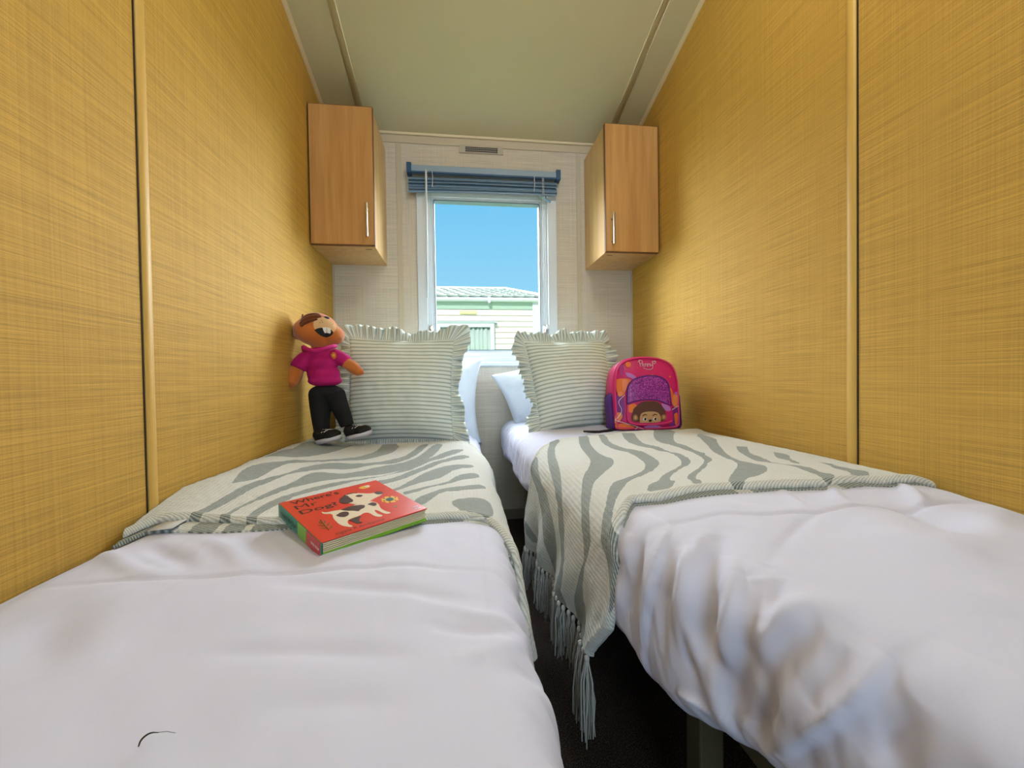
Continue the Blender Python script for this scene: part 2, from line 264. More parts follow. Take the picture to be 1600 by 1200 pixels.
M_pvc=mat('white_upvc',rgb(228,236,242),.35)
M_pvcg=mat('window_gasket',rgb(120,140,155),.5)
M_vent=mat('vent_plastic',rgb(196,188,168),.5)
M_venth=mat('vent_hole_mesh',rgb(16,30,60),.8)
M_blind=mat('blind_slat',rgb(120,150,178),.45)
M_blindl=mat('blind_headrail',rgb(150,172,190),.45)
M_blindd=mat('blind_bracket',rgb(40,84,124),.5)
M_cord=mat('white_cord',rgb(225,232,236),.6)
g=N('window_glass'); tr=g.n('ShaderNodeBsdfTransparent'); gl=g.n('ShaderNodeBsdfGlossy'); gl.inputs['Roughness'].default_value=.02; mx=g.n('ShaderNodeMixShader'); mx.inputs[0].default_value=.0001
g.l(tr.outputs[0],mx.inputs[1]); g.l(gl.outputs[0],mx.inputs[2]); g.l(mx.outputs[0],g.t.nodes['Material Output'].inputs['Surface']); M_glass=g.m
def cotton(name,col,bump=.25):
    w=N(name,col,.85,Sheen_Weight=.15); a=w.noise((1,1,1),900,2); b=w.noise((1,1,1),38,3,.55)
    w.bump(w.math('ADD',w.math('MULTIPLY',a,.12),w.math('MULTIPLY',b,1.)),bump,.0016); return w.m
M_duvet=cotton('white_cotton',rgb(222,224,246)); M_sheet=cotton('white_pillowcase',rgb(226,234,248),.3)
M_matt=cotton('mattress_cover',rgb(190,196,214)); M_frame=mat('bed_frame_metal',rgb(96,92,72),.5)
M_framel=mat('lit_wall_pale',rgb(196,168,120),.6)  # pale tone of the lit wall glimpsed behind the leg
c=N('dark_carpet',rgb(26,20,16),.95); cn=c.noise((1,1,1),420,3,.8)
c.base(c.ramp(cn,[(.42,rgb(24,18,15)),(.55,rgb(76,56,44)),(.66,rgb(170,136,106))])); c.bump(cn,.9,.006); M_carpet=c.m
def throw_mat(name,invert=False):
    w=N(name,rgb(225,218,198),.95,Sheen_Weight=.2)
    at_=w.n('ShaderNodeAttribute',attribute_name='stripe'); uv=w.n('ShaderNodeUVMap',uv_map='UVMap')
    sep=w.n('ShaderNodeSeparateXYZ'); w.l(uv.outputs[0],sep.inputs[0])
    nz=w.n('ShaderNodeTexNoise'); nz.inputs['Scale'].default_value=260; nz.inputs['Detail'].default_value=2; w.l(uv.outputs[0],nz.inputs['Vector'])
    f=w.math('ADD',at_.outputs['Fac'],w.math('MULTIPLY',w.math('SUBTRACT',nz.outputs['Fac'],.5),.004))
    msk=w.math('GREATER_THAN',f,0.)
    # woven ribs
    ru=w.math('SINE',w.math('MULTIPLY',w.math('ADD',sep.outputs[1],w.math('MULTIPLY',sep.outputs[0],.45)),1900))
    rv=w.math('SINE',w.math('MULTIPLY',sep.outputs[0],820))
    n2=w.n('ShaderNodeTexNoise'); n2.inputs['Scale'].default_value=420; w.l(uv.outputs[0],n2.inputs['Vector'])
    tw=w.math('ADD',w.math('MULTIPLY',ru,.5),w.math('MULTIPLY',n2.outputs['Fac'],.9))
    grey=w.ramp(tw,[(.05,rgb(110,120,118)),(.55,rgb(148,160,160)),(.9,rgb(196,200,194))])
    cream=w.ramp(tw,[(.0,rgb(204,204,196)),(.5,rgb(230,232,226)),(1,rgb(244,246,242))])
    w.base(w.mix(msk,grey if invert else cream,cream if invert else grey))
    w.bump(w.math('ADD',w.math('ADD',ru,rv),w.math('MULTIPLY',n2.outputs['Fac'],3.)),.35,.001)
    return w.m
M_throw=throw_mat('woven_throw'); M_throwi=throw_mat('woven_throw_reverse',True)
M_yarn=N('cream_yarn',rgb(206,206,200),.95).m
M_white=mat('white_label_tape',rgb(235,235,238),.7)
def stripe_mat(name,axis,period):
    w=N(name,rgb(220,222,200),.9,Sheen_Weight=.2); uv=w.n('ShaderNodeUVMap',uv_map='UVMap'); sep=w.n('ShaderNodeSeparateXYZ'); w.l(uv.outputs[0],sep.inputs[0])
    s=w.math('SINE',w.math('MULTIPLY',sep.outputs[axis],2*math.pi/period))
    w.base(w.ramp(w.math('ADD',w.math('MULTIPLY',s,.5),.5),[(.52,rgb(240,248,242)),(.9,rgb(180,196,186))]))
    nn=w.noise((1,1,1),30,3); w.bump(nn,.35,.003); return w.m
M_cush=stripe_mat('ticking_stripe',1,.0162); M_ruf=stripe_mat('ticking_ruffle',0,.0165)
# ------------------------------------------------------------------ room shell
XL,XR,YB,Y0=-.580,.889,2.0,-1.25
HC=1.1696+ZC; SL_=.2697
def ceilz(y): return HC+(YB-y)*SL_ if y>-.1 else HC+2.1*SL_
T=.04
struct(box('wall_left',XL-T,XL,Y0,YB+.06,0,2.62,M_wallside))
struct(box('wall_right',XR,XR+T,Y0,YB+.06,0,2.62,M_wallside))
WL,WR,WB,WT=-.165,.468,ZC+.075,ZC+.925
bm=bmesh.new()
bx(bm,XL,WL,YB,YB+.06,0,HC+.05); bx(bm,WR,XR,YB,YB+.06,0,HC+.05); bx(bm,WL,WR,YB,YB+.06,0,WB); bx(bm,WL,WR,YB,YB+.06,WT,HC+.05)
struct(obj('wall_back',bm,M_wallback))
# rear wall with a doorway into the corridor behind the camera
bm=bmesh.new(); bx(bm,XL,-.25,Y0-.04,Y0,0,2.62); bx(bm,.55,XR,Y0-.04,Y0,0,2.62); bx(bm,-.25,.55,Y0-.04,Y0,1.98,2.62)
struct(obj('wall_rear',bm,M_wallside))
# the corridor behind the doorway
bm=bmesh.new(); bx(bm,XL-.6,XR+.6,Y0-1.10,Y0-1.05,0,2.62); bx(bm,XL-.65,XL-.6,Y0-1.1,Y0,0,2.62); bx(bm,XR+.6,XR+.65,Y0-1.1,Y0,0,2.62); bx(bm,XL-.65,XR+.65,Y0-1.1,Y0+.02,2.5,2.55); bx(bm,XL-.6,XL,Y0-.04,Y0,0,2.6); bx(bm,XR,XR+.6,Y0-.04,Y0,0,2.6)
struct(obj('wall_corridor',bm,M_ceil))
struct(box('floor',XL-T,XR+T,Y0-.8,YB+.06,-.03,0,M_carpet))
bm=bmesh.new(); ys=[YB+.05,-.1,Y0-.05]
for a,b in zip(ys,ys[1:]):
    za,zb=HC+(YB-a)*SL_,(HC+(YB-b)*SL_ if b>-.2 else HC+2.1*SL_); 
    if a<0: za=HC+2.1*SL_
    v=[bm.verts.new(q) for q in ((XL-T,a,za),(XR+T,a,za),(XR+T,b,zb),(XL-T,b,zb),(XL-T,a,za+.05),(XR+T,a,za+.05),(XR+T,b,zb+.05),(XL-T,b,zb+.05))]
    for f in ((0,1,2,3),(7,6,5,4),(0,4,5,1),(1,5,6,2),(2,6,7,3),(3,7,4,0)): bm.faces.new([v[i] for i in f])
struct(obj('ceiling',bm,M_ceil))
def strip(name,x,w,h,mt,y1=YB,y0=-.1,prof=None):
    "half-round strip running along the sloped ceiling"
    bm=bmesh.new(); n=7; A=[];B=[]
    for k in range(n):
        t=math.pi*k/(n-1); dx=w*math.cos(t); dz=-h*math.sin(t)
        A.append(bm.verts.new((x+dx,y1,HC+(YB-y1)*SL_+dz-.0005))); B.append(bm.verts.new((x+dx,y0,HC+(YB-y0)*SL_+dz-.0005)))
    for k in range(n-1): bm.faces.new((A[k],A[k+1],B[k+1],B[k]))
    bm.faces.new(A); bm.faces.new(B[::-1]); bm.faces.new((A[0],B[0],B[-1],A[-1]))
    return struct(obj(name,bm,mt,smooth=True))
strip('trim_1',-.4187,.014,.008,M_ceiltrim); strip('trim_2',.7541,.014,.008,M_ceiltrim)
def wedge(name,x,s,mt):
    bm=bmesh.new(); A=[];B=[]
    for dx,dz in ((0,0),(s*.013,0),(s*.011,-.004),(s*.004,-.012),(0,-.013)):
        A.append(bm.verts.new((x+dx,YB,HC+dz))); B.append(bm.verts.new((x+dx,-.1,HC+2.1*SL_+dz)))
    n=len(A)
    for k in range(n): bm.faces.new((A[k],A[(k+1)%n],B[(k+1)%n],B[k]))
    bm.faces.new(A); bm.faces.new(B[::-1]); return struct(obj(name,bm,mt))
wedge('trim_3',XL,1,M_ceiltrim); wedge('trim_4',XR,-1,M_ceiltrim)
M_ctb=mat('cornice_cream',rgb(240,226,190),.4)
struct(box('trim_5',XL,XR,YB-.014,YB,HC-.010,HC+.002,M_ctb,bev=.002))
struct(box('trim_6',XL,XR,YB-.005,YB,HC-.046,HC-.010,M_battenb,bev=.001))
# cover strips over the panel joints, dark joint on the near side
for nm,x,s,y in (('trim_7',XL,1,.833),('trim_8',XR,-1,.805)):
    bm=bmesh.new(); n=7; A=[];B=[]
    for k in range(n):
        t=math.pi*k/(n-1); yy=y+.013+.012*math.cos(t); xx=x+s*.006*math.sin(t)
        A.append(bm.verts.new((xx,yy,0))); B.append(bm.verts.new((xx,yy,2.3)))
    for k in range(n-1): bm.faces.new((A[k],A[k+1],B[k+1],B[k]))
    bm.faces.new((A[0],B[0],B[-1],A[-1])); struct(obj(nm,bm,M_batten,smooth=True))
    struct(box('trim_9' if s>0 else 'trim_10',min(x,x+s*.0012),max(x,x+s*.0012),y-.0025,y,0,2.3,M_dark))
struct(box('trim_11',-.282,-.258,YB-.004,YB,0,HC-.046,M_battenb,bev=.0015))
struct(box('trim_12',.600,.622,YB-.004,YB,0,HC-.046,M_battenb,bev=.0015))
struct(box('trim_13',XL,XL+.008,YB-.008,YB,0,HC-.046,M_battenb)); struct(box('trim_14',XR-.008,XR,YB-.008,YB,0,HC-.046,M_battenb))
struct(box('baseboard_back',XL,XR,YB-.012,YB,0,.05,mat('skirting_taupe',rgb(150,140,125),.5),bev=.002))
# window
win=bpy.data.objects.new('window_1',None); COL.objects.link(win); win.location=(.15,YB,WB); struct(win)
def wpart(nm,*a,mt=M_pvc,bev=.002,**k): return box(nm,*a,mt,win,bev=bev,**k)
def frame(nm,x0,x1,z0,z1,w,y0,y1,mt,parent,bev=.002,wb=None):
    bm=bmesh.new(); wb=w if wb is None else wb
    bx(bm,x0,x0+w,y0,y1,z0,z1,bev); bx(bm,x1-w,x1,y0,y1,z0,z1,bev); bx(bm,x0+w,x1-w,y0,y1,z0,z0+wb,bev); bx(bm,x0+w,x1-w,y0,y1,z1-w,z1,bev)
    return obj(nm,bm,mt,parent)
frame('window_surround',-.19,.493,ZC+.055,ZC+.95,.045,YB-.012,YB+.004,M_pvc,win)
frame('window_frame',WL,WR,WB,WT,.042,YB+.012,YB+.075,M_pvc,win,wb=.05)
frame('sash',WL+.036,WR-.036,WB+.044,WT-.036,.018,YB+.024,YB+.06,M_pvc,win,bev=.003)
frame('gasket',WL+.053,WR-.053,WB+.061,WT-.053,.004,YB+.022,YB+.062,M_pvcg,win,bev=0)
box('glass_pane',WL+.055,WR-.055,YB+.038,YB+.042,WB+.063,WT-.055,M_glass,win)
box('window_sill',WL-.02,WR+.02,YB-.03,YB+.012,WB-.018,WB+.002,M_pvc,win,bev=.004)
for px in (674,851):
    q=P(px,513,YB-.005); bm=bmesh.new(); bx(bm,q.x-.008,q.x+.008,YB-.02,YB+.014,q.z-.03,q.z+.012,.004); tube(bm,[(q.x,YB-.016,q.z+.005),(q.x,YB-.04,q.z-.01),(q.x,YB-.045,q.z-.045)],.005,8)
    obj('window_handle',bm,M_steel,win)
# blind
bl=empty('venetian_blind',(.135,YB-.03,ZC+.95),'grey blue venetian blind pulled up to the top of the window','blind')
zb=ZC+.985
box('headrail',-.215,.487,YB-.05,YB-.018,zb-.018,zb+.016,M_blindl,bl,bev=.003)
box('headrail_lip',-.215,.487,YB-.053,YB-.045,zb-.022,zb-.014,M_blindd,bl,bev=.001)
for x in (-.228,.485): box('bracket',x,x+.022,YB-.056,YB-.012,zb-.024,zb+.024,M_blindd,bl,bev=.002)
def slat(z0,z1,tilt,nm='slat',w=.030,mt=None,th=.0022,yo=0):
    bm=bmesh.new(); n=5
    X=[-.222+i*(.712/12) for i in range(13)]; rows=[]
    for i,x in enumerate(X):
        t=i/12; z=z0+(z1-z0)*t+.003*math.sin(math.pi*t); r=[]
        for k in range(n+1):
            a=(k/n-.5); yy=-.036+yo+a*w*math.cos(tilt); zz=z+a*w*math.sin(tilt)-.004*(1-(2*a)**2)*-1
            r.append((x,YB+yy,zz))
        rows.append([bm.verts.new(q) for q in r]+[bm.verts.new((q[0],q[1],q[2]-th)) for q in r[::-1]])
    m=len(rows[0])
    for A,B in zip(rows,rows[1:]):
        for k in range(m): bm.faces.new((A[k],A[(k+1)%m],B[(k+1)%m],B[k]))
    bm.faces.new(rows[0][::-1]); bm.faces.new(rows[-1]); return obj(nm,bm,mt or M_blind,bl)
for z0,z1,tl in ((.945,.950,.55),(.940,.944,.5),(.932,.938,.9),(.922,.929,.35),(.915,.918,.9),(.907,.914,1.0),(.900,.910,.7)): slat(ZC+z0,ZC+z1,tl)
slat(ZC+.893,ZC+.906,1.15,'bottom_rail',.026,M_blind,.008)
bm=bmesh.new(); bx(bm,.40,.462,YB-.05,YB-.03,ZC+.868,ZC+.872,.001,Matrix.Translation((.43,0,ZC+.87))@Matrix.Rotation(.45,4,'Y')@Matrix.Translation((-.43,0,-ZC-.87))); obj('slat',bm,M_blind,bl)
for x in (-.11,.375):
    bm=bmesh.new()
    for dy in (-.058,-.016): tube(bm,[(x,YB+dy,zb-.016),(x+.002,YB+dy,ZC+.93),(x-.002,YB+dy,ZC+.895)],.0013,6)
    for i in range(6): tube(bm,[(x,YB-.059,ZC+.958-.011*i),(x+.001,YB-.015,ZC+.952-.011*i)],.0012,5)
    obj('ladder_cord',bm,M_cord,bl)
obj('tilt_wand',tube(bmesh.new(),[(-.140,YB-.058,ZC+.975),(-.138,YB-.062,ZC+.965),(-.142,YB-.060,ZC+.38)],.0048,8),M_cord,bl,True)
bm=bmesh.new(); tube(bm,[(.415,YB-.055,ZC+.965),(.417,YB-.058,ZC+.60),(.428,YB-.056,ZC+.255)],.0014,6); tube(bm,[(.421,YB-.055,ZC+.965),(.426,YB-.058,ZC+.60),(.434,YB-.056,ZC+.255)],.0014,6); ell(bm,Vector((.431,YB-.056,ZC+.245)),(.007,.007,.012),seg=10)
obj('lift_cord',bm,M_cord,bl,True)
# vent
ve=empty('wall_vent',(.124,YB,ZC+1.09),'cream plastic air vent with dark grid above the window blind','vent')
frame('vent_frame',.017,.232,ZC+1.092,ZC+1.132,.004,YB-.006,YB,M_vent,ve,bev=.001)
x0,x1,z0,z1=.047,.205,ZC+1.099,ZC+1.126
box('vent_backing',x0,x1,YB-.002,YB-.0005,z0,z1,M_venth,ve)
bm=bmesh.new()
bx(bm,.019,x0,YB-.0055,YB,z0-.005,z1+.004); bx(bm,x1,.230,YB-.0055,YB,z0-.005,z1+.004)
for i in range(18): x=x0+(x1-x0)*i/17; bx(bm,x-.0007,x+.0007,YB-.0030,YB-.001,z0,z1)
for i in range(4): z=z0+(z1-z0)*i/3; bx(bm,x0,x1,YB-.0038,YB-.001,z-.0009,z+.0009)
obj('vent_grille',bm,M_vent,ve)
for x in (.030,.220):
    bm=bmesh.new(); ell(bm,Vector((x,YB-.006,ZC+1.113)),(.002,.001,.002),seg=8); obj('screw',bm,M_steel,ve)
# ------------------------------------------------------------------ cabinets
def cabinet(side):
    if side<0: xa,xb=XL,-.331; hx=-.353; lab='beech wall cabinet on the left wall left of the window'
    else: xa,xb=.642,XR; hx=.667; lab='beech wall cabinet on the right wall right of the window'
    zt,zb_=ZC+1.090,ZC+.540
    e=empty('wall_cabinet',((xa+xb)/2,1.86,zb_),lab,'cabinet')
    bm=bmesh.new(); bx(bm,xa,xb,1.722,YB,zb_,zt,.001); obj('cabinet_body',bm,M_beechp,e)
    g=.004; d0,d1=(xa+.008,xb) if side<0 else (xa,xb-.008)
    box('door_gap',xa+.003,xb-.003,1.716,1.724,zb_+.004,zt-.004,M_dark,e)
    dr=box('cabinet_door',d0,d1,1.699,1.716,zb_+.002,zt,M_beech,e,bev=.0012)
    bm=bmesh.new(); w=.0025
    for a in ((d0-w,d0,zb_,zt+w),(d1,d1+w,zb_,zt+w)): bx(bm,a[0],a[1],1.701,1.717,a[2],a[3])
    bx(bm,d0,d1,1.701,1.717,zt,zt+w); bx(bm,d0,d1,1.701,1.717,zb_-w+.002,zb_+.002); obj('edge_band',bm,M_beeche,e)
    bm=bmesh.new(); tube(bm,[(hx,1.668,ZC+.565),(hx,1.668,ZC+.697)],.0052,10)
    for z in (.583,.679): tube(bm,[(hx,1.668,ZC+z),(hx,1.700,ZC+z)],.0036,8)
    h=obj('door_handle',bm,M_steel,dr,False); h['label']='slim brushed steel bar handle'
    obj('recess',bx(bmesh.new(),hx+side*.01-.012,hx+side*.01+.012,1.75,1.757,zb_-.0006,zb_+.0004),M_beeche,e)
cabinet(-1); cabinet(1)
# ------------------------------------------------------------------ beds
def bed(b):
    B=BEDS[b]; s=B['s']; xw=B['xw']; zt=B['zt']+ZC
    xe=.055 if b=='L' else .312
    lab='low single bed along the left wall, hidden under its duvet' if b=='L' else 'low single bed with dark metal frame along the right wall'
    e=empty('single_bed',((xw+xe)/2,1.,0),lab,'bed')
    x0,x1=min(xw,xe),max(xw,xe)
    if b=='R': xm0,xm1=x0+.015,x1
    else: xm0,xm1=x0,x1-.01
    yn=-.35 if b=='L' else -.05
    box('mattress',xm0,xm1,yn,1.985,zt-.165,zt-.045,M_matt,e,bev=.03)
    zr=zt-.215
    bm=bmesh.new(); bx(bm,x0,x0+.035,yn,1.98,zr,zr+.045,.003); bx(bm,x1-.035,x1,yn,1.98,zr,zr+.045,.003); bx(bm,x0,x1,yn,yn+.035,zr,zr+.045,.003); bx(bm,x0,x1,1.945,1.98,zr,zr+.045,.003)
    for i in range(9): y=yn+.1+i*.2; bx(bm,x0+.02,x1-.02,y,y+.06,zr+.045,zr+.053)
    obj('bed_frame',bm,M_frame,e)
    for x in (x0,x1-.035):
        for y in (yn+.02,.50,1.90): 
            box('leg',x,x+.035,y,y+.035,0,zr+.002,M_frame,e,bev=.003)
    if b=='R':
        bm=bmesh.new(); tube(bm,[(x0+.10,.56,.02),(x0+.10,.30,zr)],.014,6); o=obj('lit_wedge',bm,M_framel,e); o['label']='added pale brace under the frame'  # added bar standing in for the lit wall behind the leg
bed('L'); bed('R')
def duvet(b,C,ucap,hem,lab,ynear):
    us=np.concatenate([np.linspace(0,ucap,340)]); vs=np.linspace(ynear,1.985,520)
    u,v=np.meshgrid(us,vs,indexing='ij')
    hemw=hem(v); u=u/ucap*hemw
    X=base(b,u,v); nn=normal(b,u,v)
    B=BEDS[b]
    top=(np.clip((B['r']*0+hemw-u),0,.2)/.2)
    side=np.clip((u-(np.abs(B['xw']-np.interp(v,B['ve'],B['xe']))-B['r']))/.06,0,1)
    h=creases(u,v,C,1)+.007*vnoise(u,v,.16,1)+.004*vnoise(u,v,.07,2)+.0020*vnoise(u,v*.8,.03,3)
    h+=side*(.0065*vnoise(u*.25,v+.35*u*(b=='R'),.055,4)+.006*vnoise(u*.3,v+.5*u*(b=='R'),.022,5)+.0030*vnoise(u*.35,v+.4*u,.011,6))
    # quilting rise at the folded border is kept soft towards the wall
    fade=np.clip(u/.03,0.3,1)
    X=X+nn*(h*fade)[...,None]
    # tuck hem inward
    t=np.clip((u-(hemw-.03))/.03,0,1)
    X[...,0]-=B['s']*.018*t**2
    X[...,2]+=ZC
    X[...,2]=np.maximum(X[...,2],.02)
    o=grid_mesh('duvet' ,X,M_duvet,uv=np.stack([u,v],-1),solid=.012)
    if b=='R': 
        me=o.data; me.flip_normals()
    tag(o,lab,'duvet'); return o
def hemL(v): return np.interp(v,[-.4,2.],[.86,.86])+.012*np.sin(v*9)
def hemR(v): return np.interp(v,[-.1,.1,.3,.5,.7,2.],[.70,.71,.735,.790,.80,.80])+.010*np.sin(v*14+1)+.006*np.sin(v*31)
duvet('L',CL,.86,hemL,'white cotton duvet on the left bed, smooth, under the book',-.40)
duvet('R',CR,.80,hemR,'white cotton duvet on the right bed, rumpled, hanging over the aisle',-.12)
# ------------------------------------------------------------------ throws
def cloth_h(b,u,v,C):
    return .35*creases(u,v,[c for c in C if abs(c[1])>.006 and c[3]=='g'],1)+.007*vnoise(u,v,.16,1)+.004*vnoise(u,v,.07,2)
def throw(b,polys,near,far,uh,C,label):
    n,m=330,300
    s=np.linspace(0,1,n)[:,None]*np.ones((1,m)); t=np.ones((n,1))*np.linspace(0,1,m)[None,:]
    u0=.012; U=uh(t); u=u0+s*(U-u0)
    vn=np.interp(u,[q[0] for q in near],[q[1] for q in near]); vf=np.interp(u,[q[0] for q in far],[q[1] for q in far])
    v=vn+(vf-vn)*t
    B=BEDS[b]; side=np.clip((u-(np.abs(B['xw']-np.interp(v,B['ve'],B['xe']))-B['r']*.6))/.08,0,1)
    X=base(b,u,v); nn=normal(b,u,v)
    # rolled near edge and a slight lift, soft drape folds on the hanging side
    edge=np.minimum(t,1-t)*(vf-vn)
    roll=np.clip(edge/.012,0,1); 
    h=.012+cloth_h(b,u,v,C)+.003*np.exp(-((edge-.010)/.008)**2)-.010*(1-np.sqrt(np.clip(1-(1-roll)**2,0,1)))
    h+=side*(.010*np.sin(t*21+1)*np.clip((u-.75)/.1,0,1)+.012*vnoise(u*.3,v,.08,8))
    h+=.0015*vnoise(u,v,.012,9)
    if b=='L': h+=(.010+.030*np.clip(t*5,0,1))*np.exp(-(u/.12)**2)
    X=X+nn*h[...,None]; X[...,2]+=ZC
    f=stripefield(u,v,polys)
    o=grid_mesh('throw_blanket',X,M_throw,uv=np.stack([u,v],-1),attr=f,solid=.007)
    if b=='R': o.data.flip_normals()
    tag(o,label,'blanket')
    # folded under layer, reverse of the weave, peeping out at the near edge
    k=np.linspace(0,1,24)[None,:]; u2=np.linspace(.012,float(uh(np.array(0.)))*.93,n)[:,None]*np.ones((1,24))
    vn2=np.interp(u2,[q[0] for q in near],[q[1] for q in near])-.010+.004*np.sin(u2*23)
    vn2=vn2+.030*np.clip((u2-.70)/.1,0,1)
    if b=='L': vn2=vn2-.026*np.exp(-((u2-.10)/.12)**2)
    v2=vn2+k*.16
    X2=base(b,u2,v2)+normal(b,u2,v2)*(.0045+cloth_h(b,u2,v2,C)-.003*(k<.05)+(.006*np.exp(-(u2/.12)**2) if b=='L' else 0))[...,None]; X2[...,2]+=ZC
    o2=grid_mesh('folded_underside',X2,M_throwi,o,uv=np.stack([u2,v2],-1),attr=stripefield(u2,vn2+.02+(k*.0),polys)+0*u2,solid=.006)
    if b=='R': o2.data.flip_normals()
    return o,X,t
nearR=[(0.,.640),(.096,.634),(.172,.636),(.284,.606),(.372,.614),(.468,.624),(.558,.624),(.598,.634),(.626,.602),(.684,.566),(.728,.562),(.784,.568),(.852,.612),(1.,.62)]
farR=[(0.,1.36),(.094,1.332),(.252,1.308),(.434,1.25),(.556,1.252),(.614,1.21),(.662,1.15),(.72,1.12),(.81,1.14),(.934,1.136),(1.1,1.13)]
def uhR(t): return .858+.02*np.cos(t*3.1)*0+.062*t**2.2
TR,XT,tt=throw('R',SR,nearR,farR,uhR,CR,'cream throw with grey wavy stripes and fringe draped over the right bed')
nearL=[(0,.742),(.04,.785),(.102,.778),(.176,.756),(.262,.726),(.336,.716),(.496,.728),(.546,.742),(.586,.746),(.618,.728),(.66,.66),(.75,.60),(1,.58)]
farL=[(0.,1.62),(.064,1.61),(.298,1.51),(.524,1.578),(.596,1.582),(.66,1.30),(.8,1.3)]
def uhL(t): return .80+0*t
TL,XTL,_=throw('L',SL,nearL,farL,uhL,CL,'cream throw with grey wavy stripes lying flat across the left bed')
# tassels along the hem of the right throw
hem=XT[-1]; nT=32
for i in range(nT):
    k=int((i+.3)/nT*(hem.shape[0]-1)); p0=Vector(hem[k]); p0.x+=random.uniform(-.004,.002)
    near=i<4
    L=.135 if near else random.uniform(.085,.115)
    bm=bmesh.new(); ell(bm,p0+Vector((0,0,-.004)),(.0045,.0045,.0065),seg=8)
    for j in range(15 if not near else 18):
        a=random.uniform(0,6.28); sp=random.uniform(.2,1)*(.015 if near else .011); l=L*random.uniform(.8,1.05)
        dx,dy=math.cos(a)*sp,math.sin(a)*sp; w1=random.uniform(-.003,.003); w2=random.uniform(-.003,.003)
        pts=[p0+Vector((dx*.15,dy*.15,-.006)),p0+Vector((dx*.6+w1,dy*.6+w2,-.3*l)),p0+Vector((dx*.9-w1,dy*.9,-.65*l)),p0+Vector((dx+w2,dy+w1,-l))]
        tube(bm,pts,[.0016,.0016,.0015,.0009],4,False)
    o=obj('tassel',bm,M_yarn,TR,True)
# care label under left throw
u=np.array([[.050,.050],[.092,.092]]); v=np.array([[.748,.80],[.742,.80]]); X=base('L',u,v); X[...,2]+=ZC+.014; X[:,0,2]+=-.003
o=grid_mesh('care_label',X,M_white,TL,solid=.0008); o['label']='small blank white care label'
# hair on left duvet
def smoothpts3(p,it=2):
    for _ in range(it):
        q=[p[0]]
        for a,b in zip(p,p[1:]): q+=[a.lerp(b,.25),a.lerp(b,.75)]
        p=q+[p[-1]]
    return p
def on(b,u,v,l=.003):
    u=np.array(u);v=np.array(v);q=base(b,u,v); return Vector((float(q[0]),float(q[1]),float(q[2])+ZC+l))
